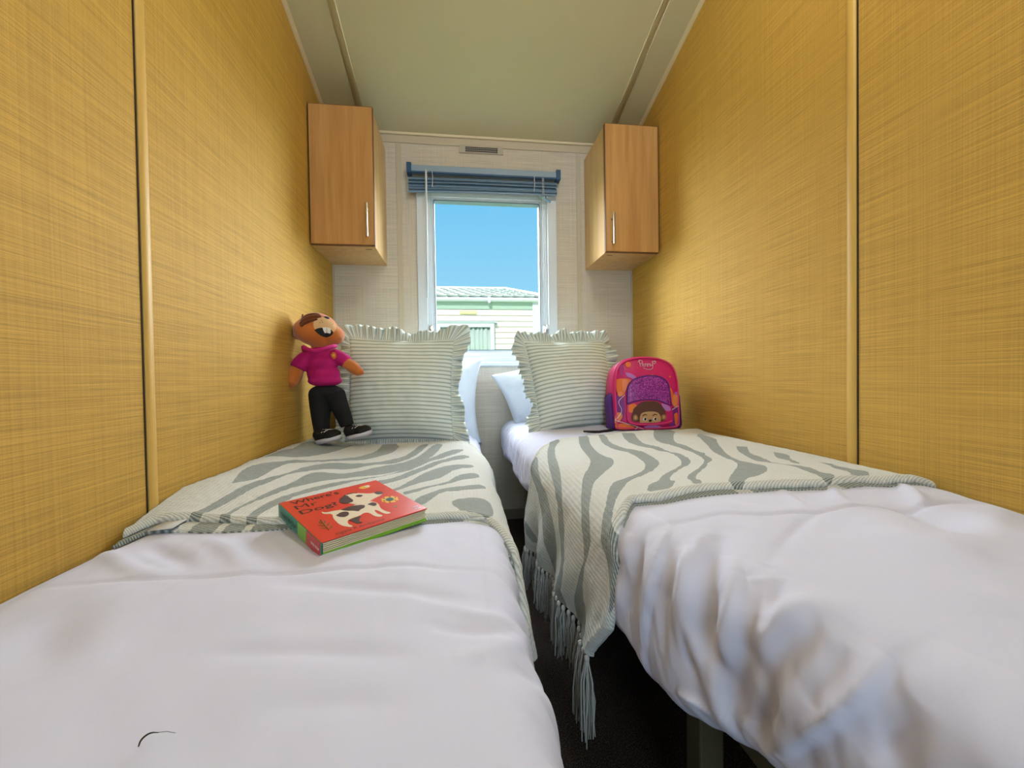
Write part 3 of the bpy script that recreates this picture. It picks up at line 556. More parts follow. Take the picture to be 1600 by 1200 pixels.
# ------------------------------------------------------------------ cushions and pillows
def pillow_grid(w,h,T,n=56,pinch=.06,sq=.55,seed=1,wr=.004):
    a=np.linspace(-1,1,n); s,t=np.meshgrid(a,a,indexing='ij')
    cx=1-pinch*(1-np.abs(t)**2.2); cz=1-pinch*(1-np.abs(s)**2.2)
    x=s*w/2*cx; z=t*h/2*cz
    th=T/2*((1-s**2)**sq)*((1-t**2)**sq)
    rr=vnoise(x,z,.07,seed)*wr*2*np.sqrt(th/(T/2)+1e-6)+vnoise(x,z,.025,seed+1)*wr*.8*np.sqrt(th/(T/2)+1e-6)
    return s,t,x,z,th,rr
def cushion_like(name,w,h,T,M,mt,label,cat,ruffle=False,seed=1,**k):
    s,t,x,z,th,rr=pillow_grid(w,h,T,seed=seed,**k)
    F=np.stack([x,-th-rr,z],-1); Bk=np.stack([x,th*.9,z],-1)[::-1]
    n=F.shape[0]; me=bpy.data.meshes.new(name)
    V=np.concatenate([F.reshape(-1,3),Bk.reshape(-1,3)]); idx=np.arange(n*n).reshape(n,n)
    q=np.stack([idx[:-1,:-1],idx[1:,:-1],idx[1:,1:],idx[:-1,1:]],-1).reshape(-1,4); Fa=np.concatenate([q,q+n*n])
    Mn=np.array(M)
    V=V@Mn[:3,:3].T+Mn[:3,3]
    me.from_pydata(V.tolist(),[],Fa.tolist())
    l=me.uv_layers.new(name='UVMap'); UVs=np.concatenate([np.stack([s*w/2,t*h/2],-1).reshape(-1,2)]*2)[Fa.reshape(-1)]; l.data.foreach_set('uv',UVs.astype(np.float32).ravel())
    o=setup(bpy.data.objects.new(name,me),mt,None,True); tag(o,label,cat)
    bm=bmesh.new(); bm.from_mesh(me); bmesh.ops.remove_doubles(bm,verts=bm.verts,dist=.0004); bm.to_mesh(me); bm.free()
    me.polygons.foreach_set('use_smooth',[True]*len(me.polygons))
    if ruffle:
        # perimeter path
        m=220; per=[]
        e=np.linspace(-1,1,m//4,endpoint=False)
        S=np.concatenate([e,np.ones_like(e),-e,-np.ones_like(e)]); Tt=np.concatenate([np.ones_like(e)*-1,e,np.ones_like(e),-e])
        S=np.repeat(S,1)
        mm=900; sI=np.interp(np.linspace(0,1,mm),np.linspace(0,1,len(S)+1),np.append(S,S[0])); tI=np.interp(np.linspace(0,1,mm),np.linspace(0,1,len(S)+1),np.append(Tt,Tt[0]))
        pinch=k.get('pinch',.06)
        px=sI*w/2*(1-pinch*(1-np.abs(tI)**2.2)); pz=tI*h/2*(1-pinch*(1-np.abs(sI)**2.2))
        # outward direction rounded at the corners
        ox=np.sign(sI)*np.abs(sI)**7; oz=np.sign(tI)*np.abs(tI)**7; ln=np.hypot(ox,oz)+1e-9; ox/=ln; oz/=ln
        arc=np.concatenate([[0],np.cumsum(np.hypot(np.diff(px),np.diff(pz)))])
        kk=10; f=np.linspace(-.12,1,kk)[None,:]
        r1=np.random.RandomState(seed+20); ph=np.cumsum(r1.uniform(.7,1.3,mm))*2*np.pi*62/mm
        wd=.043*(1+.24*np.sin(arc*19+seed)+.14*np.sin(arc*47))
        corner=np.clip((np.abs(sI*tI)-.55)/.45,0,1)
        wd=wd*(1+.32*corner)
        wave=np.sin(ph)[:,None]*.011*np.maximum(f,0)**.8+np.sin(ph*.27+1)[:,None]*.016*np.maximum(f,0)
        X=np.stack([px[:,None]+ox[:,None]*wd[:,None]*f+(-oz)[:,None]*np.cos(ph)[:,None]*.003*f,wave-.004,pz[:,None]+oz[:,None]*wd[:,None]*f+ox[:,None]*np.cos(ph)[:,None]*.003*f],-1)
        X[...,2]=np.maximum(X[...,2],-h/2-.028)
        X=X@Mn[:3,:3].T+Mn[:3,3]
        uvv=np.stack([np.repeat((arc*2.0+.002*np.sin(ph))[:,None],kk,1),np.repeat(f,mm,0)*.05],-1)
        grid_mesh('ruffle',X,M_ruf,o,uv=uvv,solid=.0012)
    return o
def pose(c,yaw,lean,roll=0):
    return Matrix.Translation(c)@Matrix.Rotation(yaw,4,'Z')@Matrix.Rotation(-lean,4,'X')@Matrix.Rotation(roll,4,'Y')
cushion_like('pillow',.60,.40,.15,pose((-.195,1.90,ZC-.100),0,.12,.03),M_sheet,'plain white pillow upright behind the striped cushion on the left bed','pillow',seed=3,pinch=.11,wr=.012)
cushion_like('pillow',.60,.40,.15,pose((.490,1.89,ZC-.090),0,.12,-.30),M_sheet,'plain white pillow upright behind the striped cushion on the right bed','pillow',seed=6,pinch=.12,wr=.014)
cushion_like('striped_cushion',.425,.425,.19,pose((-.230,1.665,ZC-.040),.0,.16,.02),M_cush,'square green and cream striped cushion with ruffled edge on left bed','cushion',True,seed=11,wr=.006,pinch=.07)
cushion_like('striped_cushion',.385,.395,.18,pose((.468,1.635,ZC-.030),.22,.34,-.03),M_cush,'square green and cream striped cushion with ruffled edge on right bed, beside the backpack','cushion',True,seed=15,wr=.006,pinch=.06)
# ------------------------------------------------------------------ book
Bq=np.array([-.1838,.7226,-.2160]); rv=Vector((.117,.012,.682)); RB=Matrix.Rotation(rv.length,3,rv.normalized())
W_=.178; TH=.023
BM=Matrix.Translation((Bq[0],Bq[1],Bq[2]+ZC))@RB.to_4x4()
bk=empty('board_book',BM@Vector((0,0,-TH)),'square red children\'s board book with spotted dog on the cover, lying on the left bed','book')
def bp(a,b,l=0): return BM@Vector(((a-.5)*W_,(b-.5)*W_,l))
def bbox(nm,x0,x1,y0,y1,z0,z1,mt,parent=bk,bev=0):
    bm=bmesh.new(); bx(bm,x0,x1,y0,y1,z0,z1,bev); bmesh.ops.transform(bm,matrix=BM,verts=bm.verts); return obj(nm,bm,mt,parent)
h=W_/2
M_red=mat('cover_red',rgb(226,70,52),.3); M_redd=mat('cover_red_dark',rgb(205,30,45),.3); M_teal=mat('spine_teal',rgb(40,140,120),.35); M_lime=mat('page_lime',rgb(130,190,50),.4)
M_page=mat('page_board_cream',rgb(226,214,180),.6); M_brn=mat('print_brown',rgb(66,34,22),.5); M_crm=mat('print_cream',rgb(232,216,190),.5); M_gold=mat('print_gold',rgb(150,92,20),.5); M_yel=mat('print_yellow',rgb(240,190,60),.5); M_wht=mat('print_white',rgb(240,236,235),.5); M_pnk=mat('print_pink',rgb(232,120,130),.5)
M_gd=mat('print_green_dark',rgb(20,66,52),.5)
cv=bbox('front_cover',-h,h,-h,h,-.0022,0,M_red,bev=.0008)
bbox('back_cover',-h,h,-h,h,-TH,-TH+.0025,M_lime,bev=.0008)
bbox('spine',-h-.0012,-h+.001,-h,h,-TH+.0005,-.0008,M_teal)
bbox('spine_panel',-h-.0022,-h-.001,-h,-h+.050,-TH+.001,-.001,M_redd)
bbox('spine_panel',-h-.0022,-h-.001,-h+.052,-h+.085,-TH+.001,-.001,M_lime)
def sp(a,b,l=0): return BM@Vector((-h-.0023-l,h-.012-a,-.004-b)) # along spine
text('spine_lettering',"Where's Mr Dog?",lambda x,y,l:sp(x,-y+.014,l),0,0.0,.075,.011,M_gd,bk,bold=.02)
text('spine_lettering',"nosy crow",lambda x,y,l:sp(x+.135,-y+.014,l),0,0.003,.03,.006,M_wht,bk,bold=.02)
o=bmesh.new()
nb=5
for i in range(nb):
    z=-.0035-i*.0030; bx(o,-h+.003,h-.002-.001*(i%2),-h+.0015,h-.001,z-.0022,z,.0004)
bmesh.ops.transform(o,matrix=BM,verts=o.verts); obj('pages',o,M_page,bk)
o=bmesh.new(); bx(o,-h+.003,h-.001,-h+.001,h-.001,-TH+.0026,-TH+.0052,.0004); bmesh.ops.transform(o,matrix=BM,verts=o.verts); obj('back_page',o,M_lime,bk)
o=bmesh.new()
for i in range(nb+1):
    z=-.0024-i*.0030; bx(o,-h+.002,h-.006,-h+.004,h-.004,z-.0009,z,0)
bmesh.ops.transform(o,matrix=BM,verts=o.verts); obj('page_gap',o,M_dark,bk)
def art(nm,pts,mt,lv=1,cu=0):
    pts=smoothpts(list(pts)+[pts[0]],1)[:-1]
    return decal(nm,pts,lambda x,y,l:bp(x,y,max(l,0)*lv/3),mt,cv,th=.0009)
text('title',"Where's",bp,.075,.865,.45,.095,M_brn,cv,bold=.015); text('title',"Mr",bp,.07,.735,.20,.095,M_brn,cv,bold=.0); text('title',"Dog?",bp,.065,.575,.34,.12,M_brn,cv,bold=.015)
dogb=[(0.219,0.557),(0.212,0.492),(0.277,0.45),(0.242,0.354),(0.236,0.264),(0.235,0.2),(0.248,0.149),(0.285,0.091),(0.31,0.10),(0.29,0.16),(0.318,0.233),(0.359,0.251),(0.438,0.253),(0.50,0.29),(0.537,0.26),(0.536,0.168),(0.564,0.115),(0.605,0.119),(0.579,0.19),(0.595,0.281),(0.617,0.272),(0.629,0.156),(0.65,.125),(0.69,0.128),(0.664,0.19),(0.66,0.281),(0.70,0.387),(0.69,0.454),(0.66,.50),(0.58,0.52),(0.50,0.50),(0.379,0.48),(0.30,0.503),(0.24,0.51)]
dogh=[(0.50,0.72),(0.542,0.788),(0.606,0.80),(0.662,0.763),(0.705,0.725),(0.749,0.678),(0.827,0.651),(0.86,0.60),(0.82,0.56),(0.74,0.535),(0.67,0.50),(0.61,0.469),(0.553,0.491),(0.498,0.552),(0.47,0.64)]
art('dog_print',dogb,M_crm,1); art('dog_print',dogh,M_crm,1.4)
art('dog_print',[(0.434,0.671),(0.475,0.749),(0.56,0.791),(0.555,0.70),(0.552,0.59),(0.474,0.575),(0.431,0.62)],M_brn,2)
art('dog_print',[(.53,.785),(.60,.815),(.69,.765),(.60,.79)],M_brn,2)
art('dog_print',[(0.61,0.70),(0.649,0.722),(0.689,0.67),(0.631,0.645)],M_brn,2)
art('dog_print',[(0.795,0.667),(0.84,0.68),(0.88,0.635),(0.852,0.58),(0.80,0.599)],M_brn,2)
for s_ in ([(0.365,0.478),(0.472,0.505),(0.586,0.45),(0.56,0.388),(0.506,0.373),(0.476,0.343),(0.448,0.39),(0.399,0.424)],[(0.284,0.392),(0.35,0.432),(0.40,0.402),(0.384,0.337),(0.332,0.307),(0.293,0.346)],[(0.61,0.437),(0.672,0.460),(0.690,0.391),(0.64,0.352)],[(0.328,0.224),(0.379,0.243),(0.452,0.241),(0.407,0.19),(0.384,0.142),(0.406,0.105),(0.352,0.115),(0.342,0.171)]): art('dog_print',s_,M_brn,2)
circ=lambda cx,cy,r,n=20,w=0,k=8:[(cx+(r+w*math.cos(k*t))*math.cos(t),cy+(r+w*math.cos(k*t))*math.sin(t)) for t in [2*math.pi*i/n for i in range(n)]]
art('flower_print',circ(.835,.412,.082,48,.008,8),M_yel,1); art('flower_print',circ(.835,.412,.043),M_teal,2); art('flower_print',circ(.835,.412,.034),M_gd,3)
for i in range(6): art('flower_print',circ(.835+.062*math.cos(i*1.047),.412+.062*math.sin(i*1.047),.009,8),M_redd,2.5)
art('bird_print',[(0.736,0.884),(.77,.91),(0.81,0.918),(0.855,0.90),(.86,.86),(0.824,0.832),(0.76,0.835)],M_yel,1); art('bird_print',[(0.80,.90),(.855,.91),(.86,.87),(.81,.84)],M_crm,2); art('bird_print',[(.857,.89),(.90,.865),(.86,.868)],M_pnk,1)
for q in [(.15,.40),(.12,.375),(.18,.36),(.09,.32),(.19,.30),(.08,.26),(.19,.24)]:
    c0=(.135,q[1]-.07)
    d=Vector((q[0]-c0[0],q[1]-c0[1])); n_=Vector((-d.y,d.x)).normalized()*.012
    art('leaf_print',[c0,(c0[0]+d.x*.5+n_.x,c0[1]+d.y*.5+n_.y),(q[0],q[1]),(c0[0]+d.x*.5-n_.x,c0[1]+d.y*.5-n_.y)],M_gold,1)
stroke('leaf_print',[(.125,.16),(.135,.28),(.15,.40)],bp,.0009,M_gold,cv,.0006)
text('author_lettering',"Ingela P Arrhenius",bp,.135,.020,.44,.058,M_brn,cv,shear=.35,space=1.05)
text('logo_lettering',"nosy",bp,.895,.085,.07,.028,M_wht,cv,bold=.02); text('logo_lettering',"crow",bp,.895,.045,.07,.028,M_wht,cv,bold=.02)
art('flower_print',circ(.79,.225,.022,10),M_gold,1)
# hair on the left duvet
bm=bmesh.new(); c0=[Vector(q) for q in smoothpts3([on('L',.354,.299,.004),on('L',.353,.303,.006),on('L',.356,.3065,.007),on('L',.361,.307,.006)])]
tube(bm,c0,[.0003+.0004*math.sin(math.pi*min(1,i/(len(c0)-1)*1.2)) for i in range(len(c0))],5); tube(bm,[c0[-3],on('L',.366,.3072,.006),on('L',.372,.3065,.005)],.0002,4)
tag(obj('hair_strand',bm,mat('black_hair',rgb(20,18,22),.5)),'tiny curled black hair lying on the left duvet near the front','hair')
# ------------------------------------------------------------------ backpack
M_bpink=N('backpack_pink',rgb(214,22,110),.45).m; M_bpipe=mat('backpack_piping',rgb(240,60,130),.4); M_bpurp=N('backpack_mesh_purple',rgb(92,40,140),.7); M_bpurp.bump(M_bpurp.noise((1,1,1),400,1),.4,.001); M_bpurp=M_bpurp.m
gm=N('purple_glitter',rgb(140,20,140),.35); gv=gm.n('ShaderNodeTexVoronoi'); gv.inputs['Scale'].default_value=420; gm.l(gm.coord(),gv.inputs['Vector'])
gm.base(gm.ramp(gv.outputs['Color'],[(.2,rgb(96,8,100)),(.55,rgb(150,22,150)),(.95,rgb(225,110,215))])); M_glit=gm.m
M_or=mat('print_orange',rgb(240,120,40),.5); M_pe=mat('print_peach',rgb(240,140,90),.5); M_li=mat('print_lilac',rgb(196,120,205),.5); M_mag=mat('print_magenta',rgb(180,24,130),.5); M_vio=mat('print_violet',rgb(130,40,140),.5)
M_ha=mat('print_hair_brown',rgb(92,52,38),.6); M_sk=mat('print_tan',rgb(206,160,112),.6); M_skd=mat('print_tan_dark',rgb(160,112,74),.6); M_bk=mat('print_black',rgb(24,18,18),.5)
YP=1.40
# local frame: metres, origin bottom centre of the front panel
q0=P(964,671,YP); q1=P(1066,672,YP); ctr=(q0+q1)/2
BPM=Matrix.Translation(ctr+Vector((0,.0,0)))@Matrix.Rotation(-.10,4,'Z')@Matrix.Rotation(-.16,4,'X')
PX=1/ (633.7/YP/1.03)
def loc(cx,cy):   # close-up picture units (8.573 per photo pixel) -> panel metres
    return ((cx/8.573+940-1017)*PX, -(cy/8.573+540-671)*PX)
bpk=empty('backpack',BPM@Vector((0,.05,0)),'pink and purple child\'s backpack with glitter pocket, standing by the right wall','backpack')
OUT=[loc(*q) for q in [(175,1110),(170,900),(165,700),(168,560),(180,420),(210,280),(250,200),(330,140),(450,100),(600,82),(750,88),(880,110),(980,155),(1060,220),(1100,330),(1118,450),(1118,600),(1105,800),(1095,1000),(1085,1110),(900,1128),(650,1138),(350,1130)]]
OUTs=smoothpts(OUT+[OUT[0]],1)[:-1]
cxx,czz=loc(640,640)
def dome(x,y):
    dx=min(1,abs(x-cxx)/.128);dz=min(1,abs(y-czz)/.150); return .022*(1-dx**3)*(1-dz**3)
def bpf(x,y,l=0): return BPM@Vector((x,-dome(x,y)-l,y))
# body as stacked outlines front to back
bm=bmesh.new(); rings=[]
for d,sc in ((-.002,.93),(.004,.985),(.014,1.0),(.09,1.0),(.108,.97),(.114,.9)):
    rings.append([bm.verts.new(BPM@Vector((cxx+(x-cxx)*sc,d,czz+(y-czz)*sc))) for x,y in OUTs])
for A,B in zip(rings,rings[1:]):
    for k in range(len(A)): bm.faces.new((A[k],A[(k+1)%len(A)],B[(k+1)%len(A)],B[k]))
bm.faces.new(rings[-1]); 
ff=[]
cen=bm.verts.new(bpf(cxx,czz)); prev=rings[0]
for sc in (.8,.6,.4,.2):
    r=[bm.verts.new(bpf(cxx+(x-cxx)*sc,czz+(y-czz)*sc)) for x,y in OUTs]
    for k in range(len(r)): bm.faces.new((prev[k],r[k],r[(k+1)%len(r)],prev[(k+1)%len(r)]))
    prev=r
for k in range(len(prev)): bm.faces.new((prev[k],cen,prev[(k+1)%len(prev)]))
bb=obj('backpack_body',bm,M_bpink,bpk,True)
def pipe(nm,pts,r,mt,parent,lift=.001,closed=False,it=2):
    p=smoothpts(pts+([pts[0]] if closed else []),it); return obj(nm,tube(bmesh.new(),[bpf(x,y,lift) for x,y in p],r,6),mt,parent,True)
inner=[(cxx+(x-cxx)*.93,czz+(y-czz)*.945) for x,y in OUT]
pipe('piping',inner,.0028,M_bpipe,bpk,.001,True)
def side_panel(sx):
    bm=bmesh.new(); z1=loc(0,600)[1]; x0=loc(215 if sx<0 else 1050,0)[0]; x1=loc(132 if sx<0 else 1140,0)[0]
    for zz0,zz1 in ((.004,z1),): bx(bm,min(x0,x1),max(x0,x1),.004,.095,zz0,zz1,.016,BPM,4)
    return obj('side_mesh_pocket',bm,M_bpurp,bpk,True)
side_panel(-1); side_panel(1)
def bd(nm,pts,mt,lv=0,parent=None,sm=2,cell=.02):
    p=[loc(*q) for q in pts]
    if sm: p=smoothpts(p+[p[0]],sm)[:-1]
    return decal(nm,p,lambda x,y,l:bpf(x,y,(.0010+lv*.0012) if l>0 else -.0004),mt,parent or bb,2,cell)
bd('printed_shape',[(225,420),(300,410),(390,420),(430,450),(350,520),(320,640),(240,660),(215,560)],M_or)
bd('printed_shape',[(300,430),(380,430),(360,520),(320,620),(290,560)],M_pe,1)
bd('printed_shape',[(940,540),(985,570),(1000,660),(990,760),(960,800),(945,700)],M_or)
bd('printed_shape',[(1010,640),(1070,600),(1070,780),(1020,830),(975,790),(985,700)],M_pe)
bd('printed_shape',[(205,640),(300,650),(320,780),(290,1000),(180,1000),(195,800)],M_vio)
bd('printed_shape',[(200,880),(270,880),(280,960),(180,1050),(172,980)],M_pe,1)
bd('printed_shape',[(180,1040),(300,1030),(430,1080),(450,1115),(250,1115),(180,1090)],M_or,1)
bd('printed_shape',[(960,830),(1065,800),(1055,1090),(940,1100),(900,1040),(950,950)],M_vio)
bd('printed_shape',[(990,920),(1050,880),(1040,1050),(1000,1080)],M_or,1)
bd('printed_shape',[(560,1080),(700,1050),(800,1085),(860,1112),(600,1120)],M_li,1)
bd('printed_shape',[(470,1085),(560,1100),(560,1120),(440,1120)],M_mag)
bd('printed_shape',[(350,330),(420,340),(500,400),(470,430),(410,410),(360,380)],M_li)
bd('printed_shape',[(300,180),(340,230),(330,330),(300,400),(270,330)],M_mag)
bd('printed_dot',[(360,215),(375,185),(400,175),(430,190),(440,215),(425,250),(395,262),(368,245)],M_or,1)
bd('printed_dot',[(505,265),(520,252),(535,265),(520,282)],M_bpipe); bd('printed_dot',[(955,398),(972,380),(990,398),(972,415)],M_or); bd('printed_dot',[(690,375),(715,362),(740,375),(715,390)],M_or)
bd('printed_shape',[(235,600),(280,590),(300,640),(260,670),(230,650)],M_pe,1)
bd('printed_shape',[(1020,620),(1070,600),(1060,640),(1030,665)],M_li,1)
for pts in ([(320,640),(280,680),(235,720),(240,780),(270,830),(260,900),(180,985)],[(1065,805),(1010,830),(960,860)],[(180,985),(300,1030),(420,1060),(560,1115)],[(440,1118),(475,1085)]):
    p=[loc(*q) for q in pts]; stroke('printed_line',smoothpts(p,1),bpf,.0012,M_wht,bb,.0028)
# glitter pocket
def raised(nm,pts,dep,mt,parent,sm=1):
    p=[loc(*q) for q in pts]; p=smoothpts(p+[p[0]],sm)[:-1]
    return decal(nm,p,lambda x,y,l:bpf(x,y,dep if l>0 else -.0005),mt,parent,2,.02)
pk=raised('front_pocket',[(330,780),(335,640),(345,540),(390,470),(470,415),(600,390),(720,385),(830,410),(910,470),(935,560),(945,800),(960,1020),(900,1060),(600,1060),(380,1045),(320,1000)],.010,M_bpink,bpk)
def bpf2(x,y,l=0): return bpf(x,y,.010+l)
def bd2(nm,pts,mt,lv=0,sm=2,parent=None):
    p=[loc(*q) for q in pts]
    if sm: p=smoothpts(p+[p[0]],sm)[:-1]
    return decal(nm,p,lambda x,y,l:bpf2(x,y,(.0008+lv*.0009) if l>0 else -.0004),mt,parent or pk,2,.02)
bd2('glitter_panel',[(345,750),(350,640),(360,550),(400,485),(475,430),(600,402),(720,398),(820,420),(890,475),(915,560),(925,790),(850,760),(760,720),(640,705),(500,710),(420,730)],M_glit,1)
pp=[loc(*q) for q in [(335,780),(340,640),(350,545),(392,472),(472,420),(600,392),(720,388),(830,412),(905,470),(930,560),(940,800)]]
obj('piping',tube(bmesh.new(),[bpf2(x,y,.001) for x,y in smoothpts(pp,2)],.0024,6),M_bpurp,pk,True)
pp=[loc(*q) for q in [(340,772),(420,742),(500,725),(640,716),(760,730),(850,772),(935,800)]]
obj('pocket_zip',tube(bmesh.new(),[bpf2(x,y,.002) for x,y in smoothpts(pp,2)],.0022,6),M_bpurp,pk,True)
pp=[loc(*q) for q in [(330,960),(350,1020),(430,1050),(640,1058),(860,1040),(940,1010)]]
obj('piping',tube(bmesh.new(),[bpf2(x,y,.001) for x,y in smoothpts(pp,2)],.0026,6),M_bpipe,pk,True)
bd2('printed_shape',[(350,790),(440,760),(480,830),(420,880),(350,900)],M_or,0); bd2('printed_shape',[(800,770),(920,810),(930,880),(860,880),(810,830)],M_li,0)
# little brown animal peeping out of the pocket: hair, face, ears, eyes and nose
bd2('animal_print',[(385,1000),(375,940),(400,890),(410,840),(460,800),(500,760),(560,742),(640,740),(720,742),(780,775),(820,830),(850,880),(855,960),(840,1000),(800,1020),(430,1020)],M_ha,1)
bd2('animal_print',[(495,1030),(490,960),(510,905),(560,885),(640,880),(720,885),(765,920),(780,970),(775,1035)],M_sk,2)
for e in ([(405,990),(400,940),(430,910),(460,930),(475,980),(440,1000)],[(790,990),(780,940),(820,915),(855,935),(862,975),(830,1000)]): bd2('animal_print',e,M_skd,2)
for e in ([(420,975),(418,945),(440,930),(452,960),(440,985)],[(808,975),(805,945),(828,935),(840,960),(828,982)]): bd2('animal_print',e,M_sk,3)
for ex in (562,700):
    bd2('animal_print',[(ex-28,985),(ex-15,958),(ex+12,958),(ex+26,985),(ex+10,1010),(ex-15,1008)],M_wht,3)
    bd2('animal_print',[(ex-14,985),(ex-8,965),(ex+10,962),(ex+18,985),(ex+6,1005),(ex-8,1002)],M_bk,4)
    bd2('animal_print',[(ex-36,935),(ex-5,912),(ex+28,922),(ex+30,932),(ex-2,924),(ex-34,945)],M_bk,3,0)
bd2('animal_print',[(608,1000),(620,988),(645,988),(656,1002),(640,1022),(618,1020)],M_bk,4)
# handwritten name
L_=[[(562,150),(560,200),(566,252)],[(538,182),(556,160),(586,152),(606,172),(596,200),(566,208)],[(592,232),(616,226),(612,206),(596,208),(592,232),(604,250),(622,244)],[(632,250),(632,208)],[(632,222),(646,206),(658,216),(659,250)],[(670,250),(670,208)],[(670,222),(684,206),(696,216),(697,250)],[(708,206),(710,236),(724,242),(736,226)],[(740,202),(741,240),(734,272),(712,292),(672,296),(632,286),(602,268)],[(762,214),(742,194),(738,178),(750,170),(762,184),(774,170),(790,172),(792,186),(780,200),(762,214)]]
for s_ in L_: stroke('name_lettering',smoothpts([loc(*q) for q in s_],1),bpf,.0008,M_wht,bb,.0014,5)
pp=[Vector((x,y,z)) for x,y,z in []]
a=P(960,671,1.42); b_=P(935,675,1.36); c_=P(912,674,1.34)
obj('shoulder_strap',tube(bmesh.new(),[a+Vector((.02,.03,.0)),a+Vector((0,.0,-.002)),b_,c_],[.006,.006,.005,.003],6),mat('black_webbing',rgb(24,24,34),.7),bpk,True)
# ------------------------------------------------------------------ plush toy
M_fur=N('brown_plush',rgb(206,116,44),.95,Sheen_Weight=.5); M_fur.bump(M_fur.noise((1,1,1),300,3,.7),.5,.003); M_fur=M_fur.m
M_furd=N('dark_brown_plush',rgb(112,56,20),.95,Sheen_Weight=.3).m
M_muz=mat('cream_plush',rgb(232,190,140),.9); M_mouth=mat('black_felt',rgb(22,22,28),.8); M_tee=N('magenta_tshirt',rgb(190,10,112),.85); M_tee.bump(M_tee.noise((1,1,1),60,2),.3,.002); M_tee=M_tee.m
M_trs=mat('black_trousers',rgb(7,10,18),.85); M_shoe=mat('black_shoe',rgb(7,7,10),.7); M_sole=mat('white_sole',rgb(214,212,224),.6)
YT=1.52
def tp(cx,cy,d=0):  # close-up (10 per photo pixel, origin 440,480) at toy depth
    return P(440+cx/10,480+cy/10,YT)+Vector((0,d,0))
def mm(px): return px/10*YT/633.7*1.0
toy=empty('plush_toy',(tp(800,2080).x,YT,ZC-.225),'brown plush beaver toy in a magenta t-shirt and black trousers, leaning in the left corner','plush toy')
bm=bmesh.new()
def E(cx,cy,rx,rz,ry,rot=0,d=0): ell(bm,tp(cx,cy,d),(mm(rx),mm(ry),mm(rz)),Matrix.Rotation(rot,4,'Y'))
E(520,400,310,200,230,.30); E(600,300,270,190,200,.35,-.005); E(800,440,170,150,190,0,.0); E(470,330,240,190,200,-.2); E(640,520,220,120,160,0)
E(235,440,55,70,50,0,.0)      # ear
E(560,860,150,260,110)  # chest core
def limb(pts,rs): tube(bm,pts,rs,12)
limb([tp(380,800),tp(270,900),tp(240,1050,-.02),tp(215,1190,-.03),tp(190,1265,-.03)],[mm(90),mm(95),mm(112),mm(85),mm(28)])
limb([tp(850,790),tp(1000,860,-.005),tp(1130,940,-.012),tp(1230,1010,-.02),tp(1310,1030,-.02)],[mm(85),mm(85),mm(95),mm(75),mm(28)])
body=merge(obj('plush_body',bm,M_fur,toy),.0045,5)
bvh=BVHTree.FromPolygons([v.co.copy() for v in body.data.vertices],[tuple(p.vertices) for p in body.data.polygons])
def onb(cx,cy,l=0,tree=None):
    p=tp(cx,cy); d=ray(440+cx/10,480+cy/10).normalized(); h=(tree or bvh).ray_cast(p-d*.5,d)
    return (h[0] if h[0] else p)-d*l
def td(nm,pts,mt,lv=0,sm=1,tree=None,parent=None,th=.0015):
    if sm: pts=smoothpts(list(pts)+[pts[0]],sm)[:-1]
    return decal(nm,pts,lambda x,y,l:onb(x,y,(th+lv*.0012) if l>0 else -.001,tree),mt,parent or body,3,35)
td('muzzle',[(500,215),(560,175),(620,150),(700,165),(745,185),(790,230),(845,285),(860,320),(840,370),(810,395),(770,350),(640,320),(560,330),(512,350),(495,280)],M_muz)
td('mouth',[(510,360),(560,330),(640,318),(760,340),(812,392),(785,440),(710,476),(640,460),(580,425)],M_mouth,1)
td('tooth',[(636,312),(702,314),(706,402),(672,404),(652,362)],M_wht,2,0); td('tooth',[(706,314),(762,328),(770,390),(758,414),(712,402)],M_wht,2,0)
td('nose',[(655,150),(690,138),(735,152),(752,172),(735,188),(690,176)],M_mouth,1)
for q in ((625,210),(598,240),(795,265),(640,235)): td('freckle',[(q[0]-8,q[1]),(q[0],q[1]-8),(q[0]+8,q[1]),(q[0],q[1]+8)],M_furd,1,0)
bm=bmesh.new()
for pts,r_ in (([(300,275),(350,215),(430,175),(520,150),(620,142)],34),([(310,230),(370,165),(450,130),(540,118),(600,128)],30),([(300,300),(340,250),(420,212),(500,195),(560,182)],24),([(330,200),(325,150),(332,105)],12)):
    tube(bm,smoothpts3([onb(x,y,.004) for x,y in pts],1),[mm(r_*(.45+.75*math.sin(math.pi*min(1,.15+.85*k/(2*len(pts)-1))))) for k in range(2*len(pts))],8)
hr=obj('fur_tuft',bm,M_furd,toy,True); hr['label']='dark brown tuft of hair'
# t-shirt
bm=bmesh.new()
for cx,cy,rx,rz,ry in ((630,760,225,150,150),(640,900,215,180,165),(660,1050,235,170,170),(680,1150,245,90,170)): E(cx,cy,rx,rz,ry)
limb([tp(480,760),tp(360,830),tp(300,900,-.01),tp(272,960,-.014)],[mm(120),mm(125),mm(118),mm(112)])
limb([tp(800,740),tp(900,790),tp(1000,845,-.004),tp(1040,870,-.006)],[mm(105),mm(108),mm(100),mm(98)])
sh=merge(obj('tshirt',bm,M_tee,toy),.0042,4)
shb=BVHTree.FromPolygons([v.co.copy() for v in sh.data.vertices],[tuple(p.vertices) for p in sh.data.polygons])
bm=bmesh.new(); tube(bm,[tp(420,690,-.04),tp(470,650,-.075),tp(560,690,-.095),tp(680,725,-.10),tp(760,690,-.09),tp(860,640,-.06),tp(880,620,-.03)],mm(32),8); obj('collar',bm,M_tee,sh,True)
td('chest_badge',[(765,740),(790,700),(830,700),(855,740),(850,800),(820,815),(785,790)],M_or,1,1,shb,sh); td('chest_badge',[(790,745),(810,725),(835,745),(825,780),(800,775)],M_yel,2,1,shb,sh)
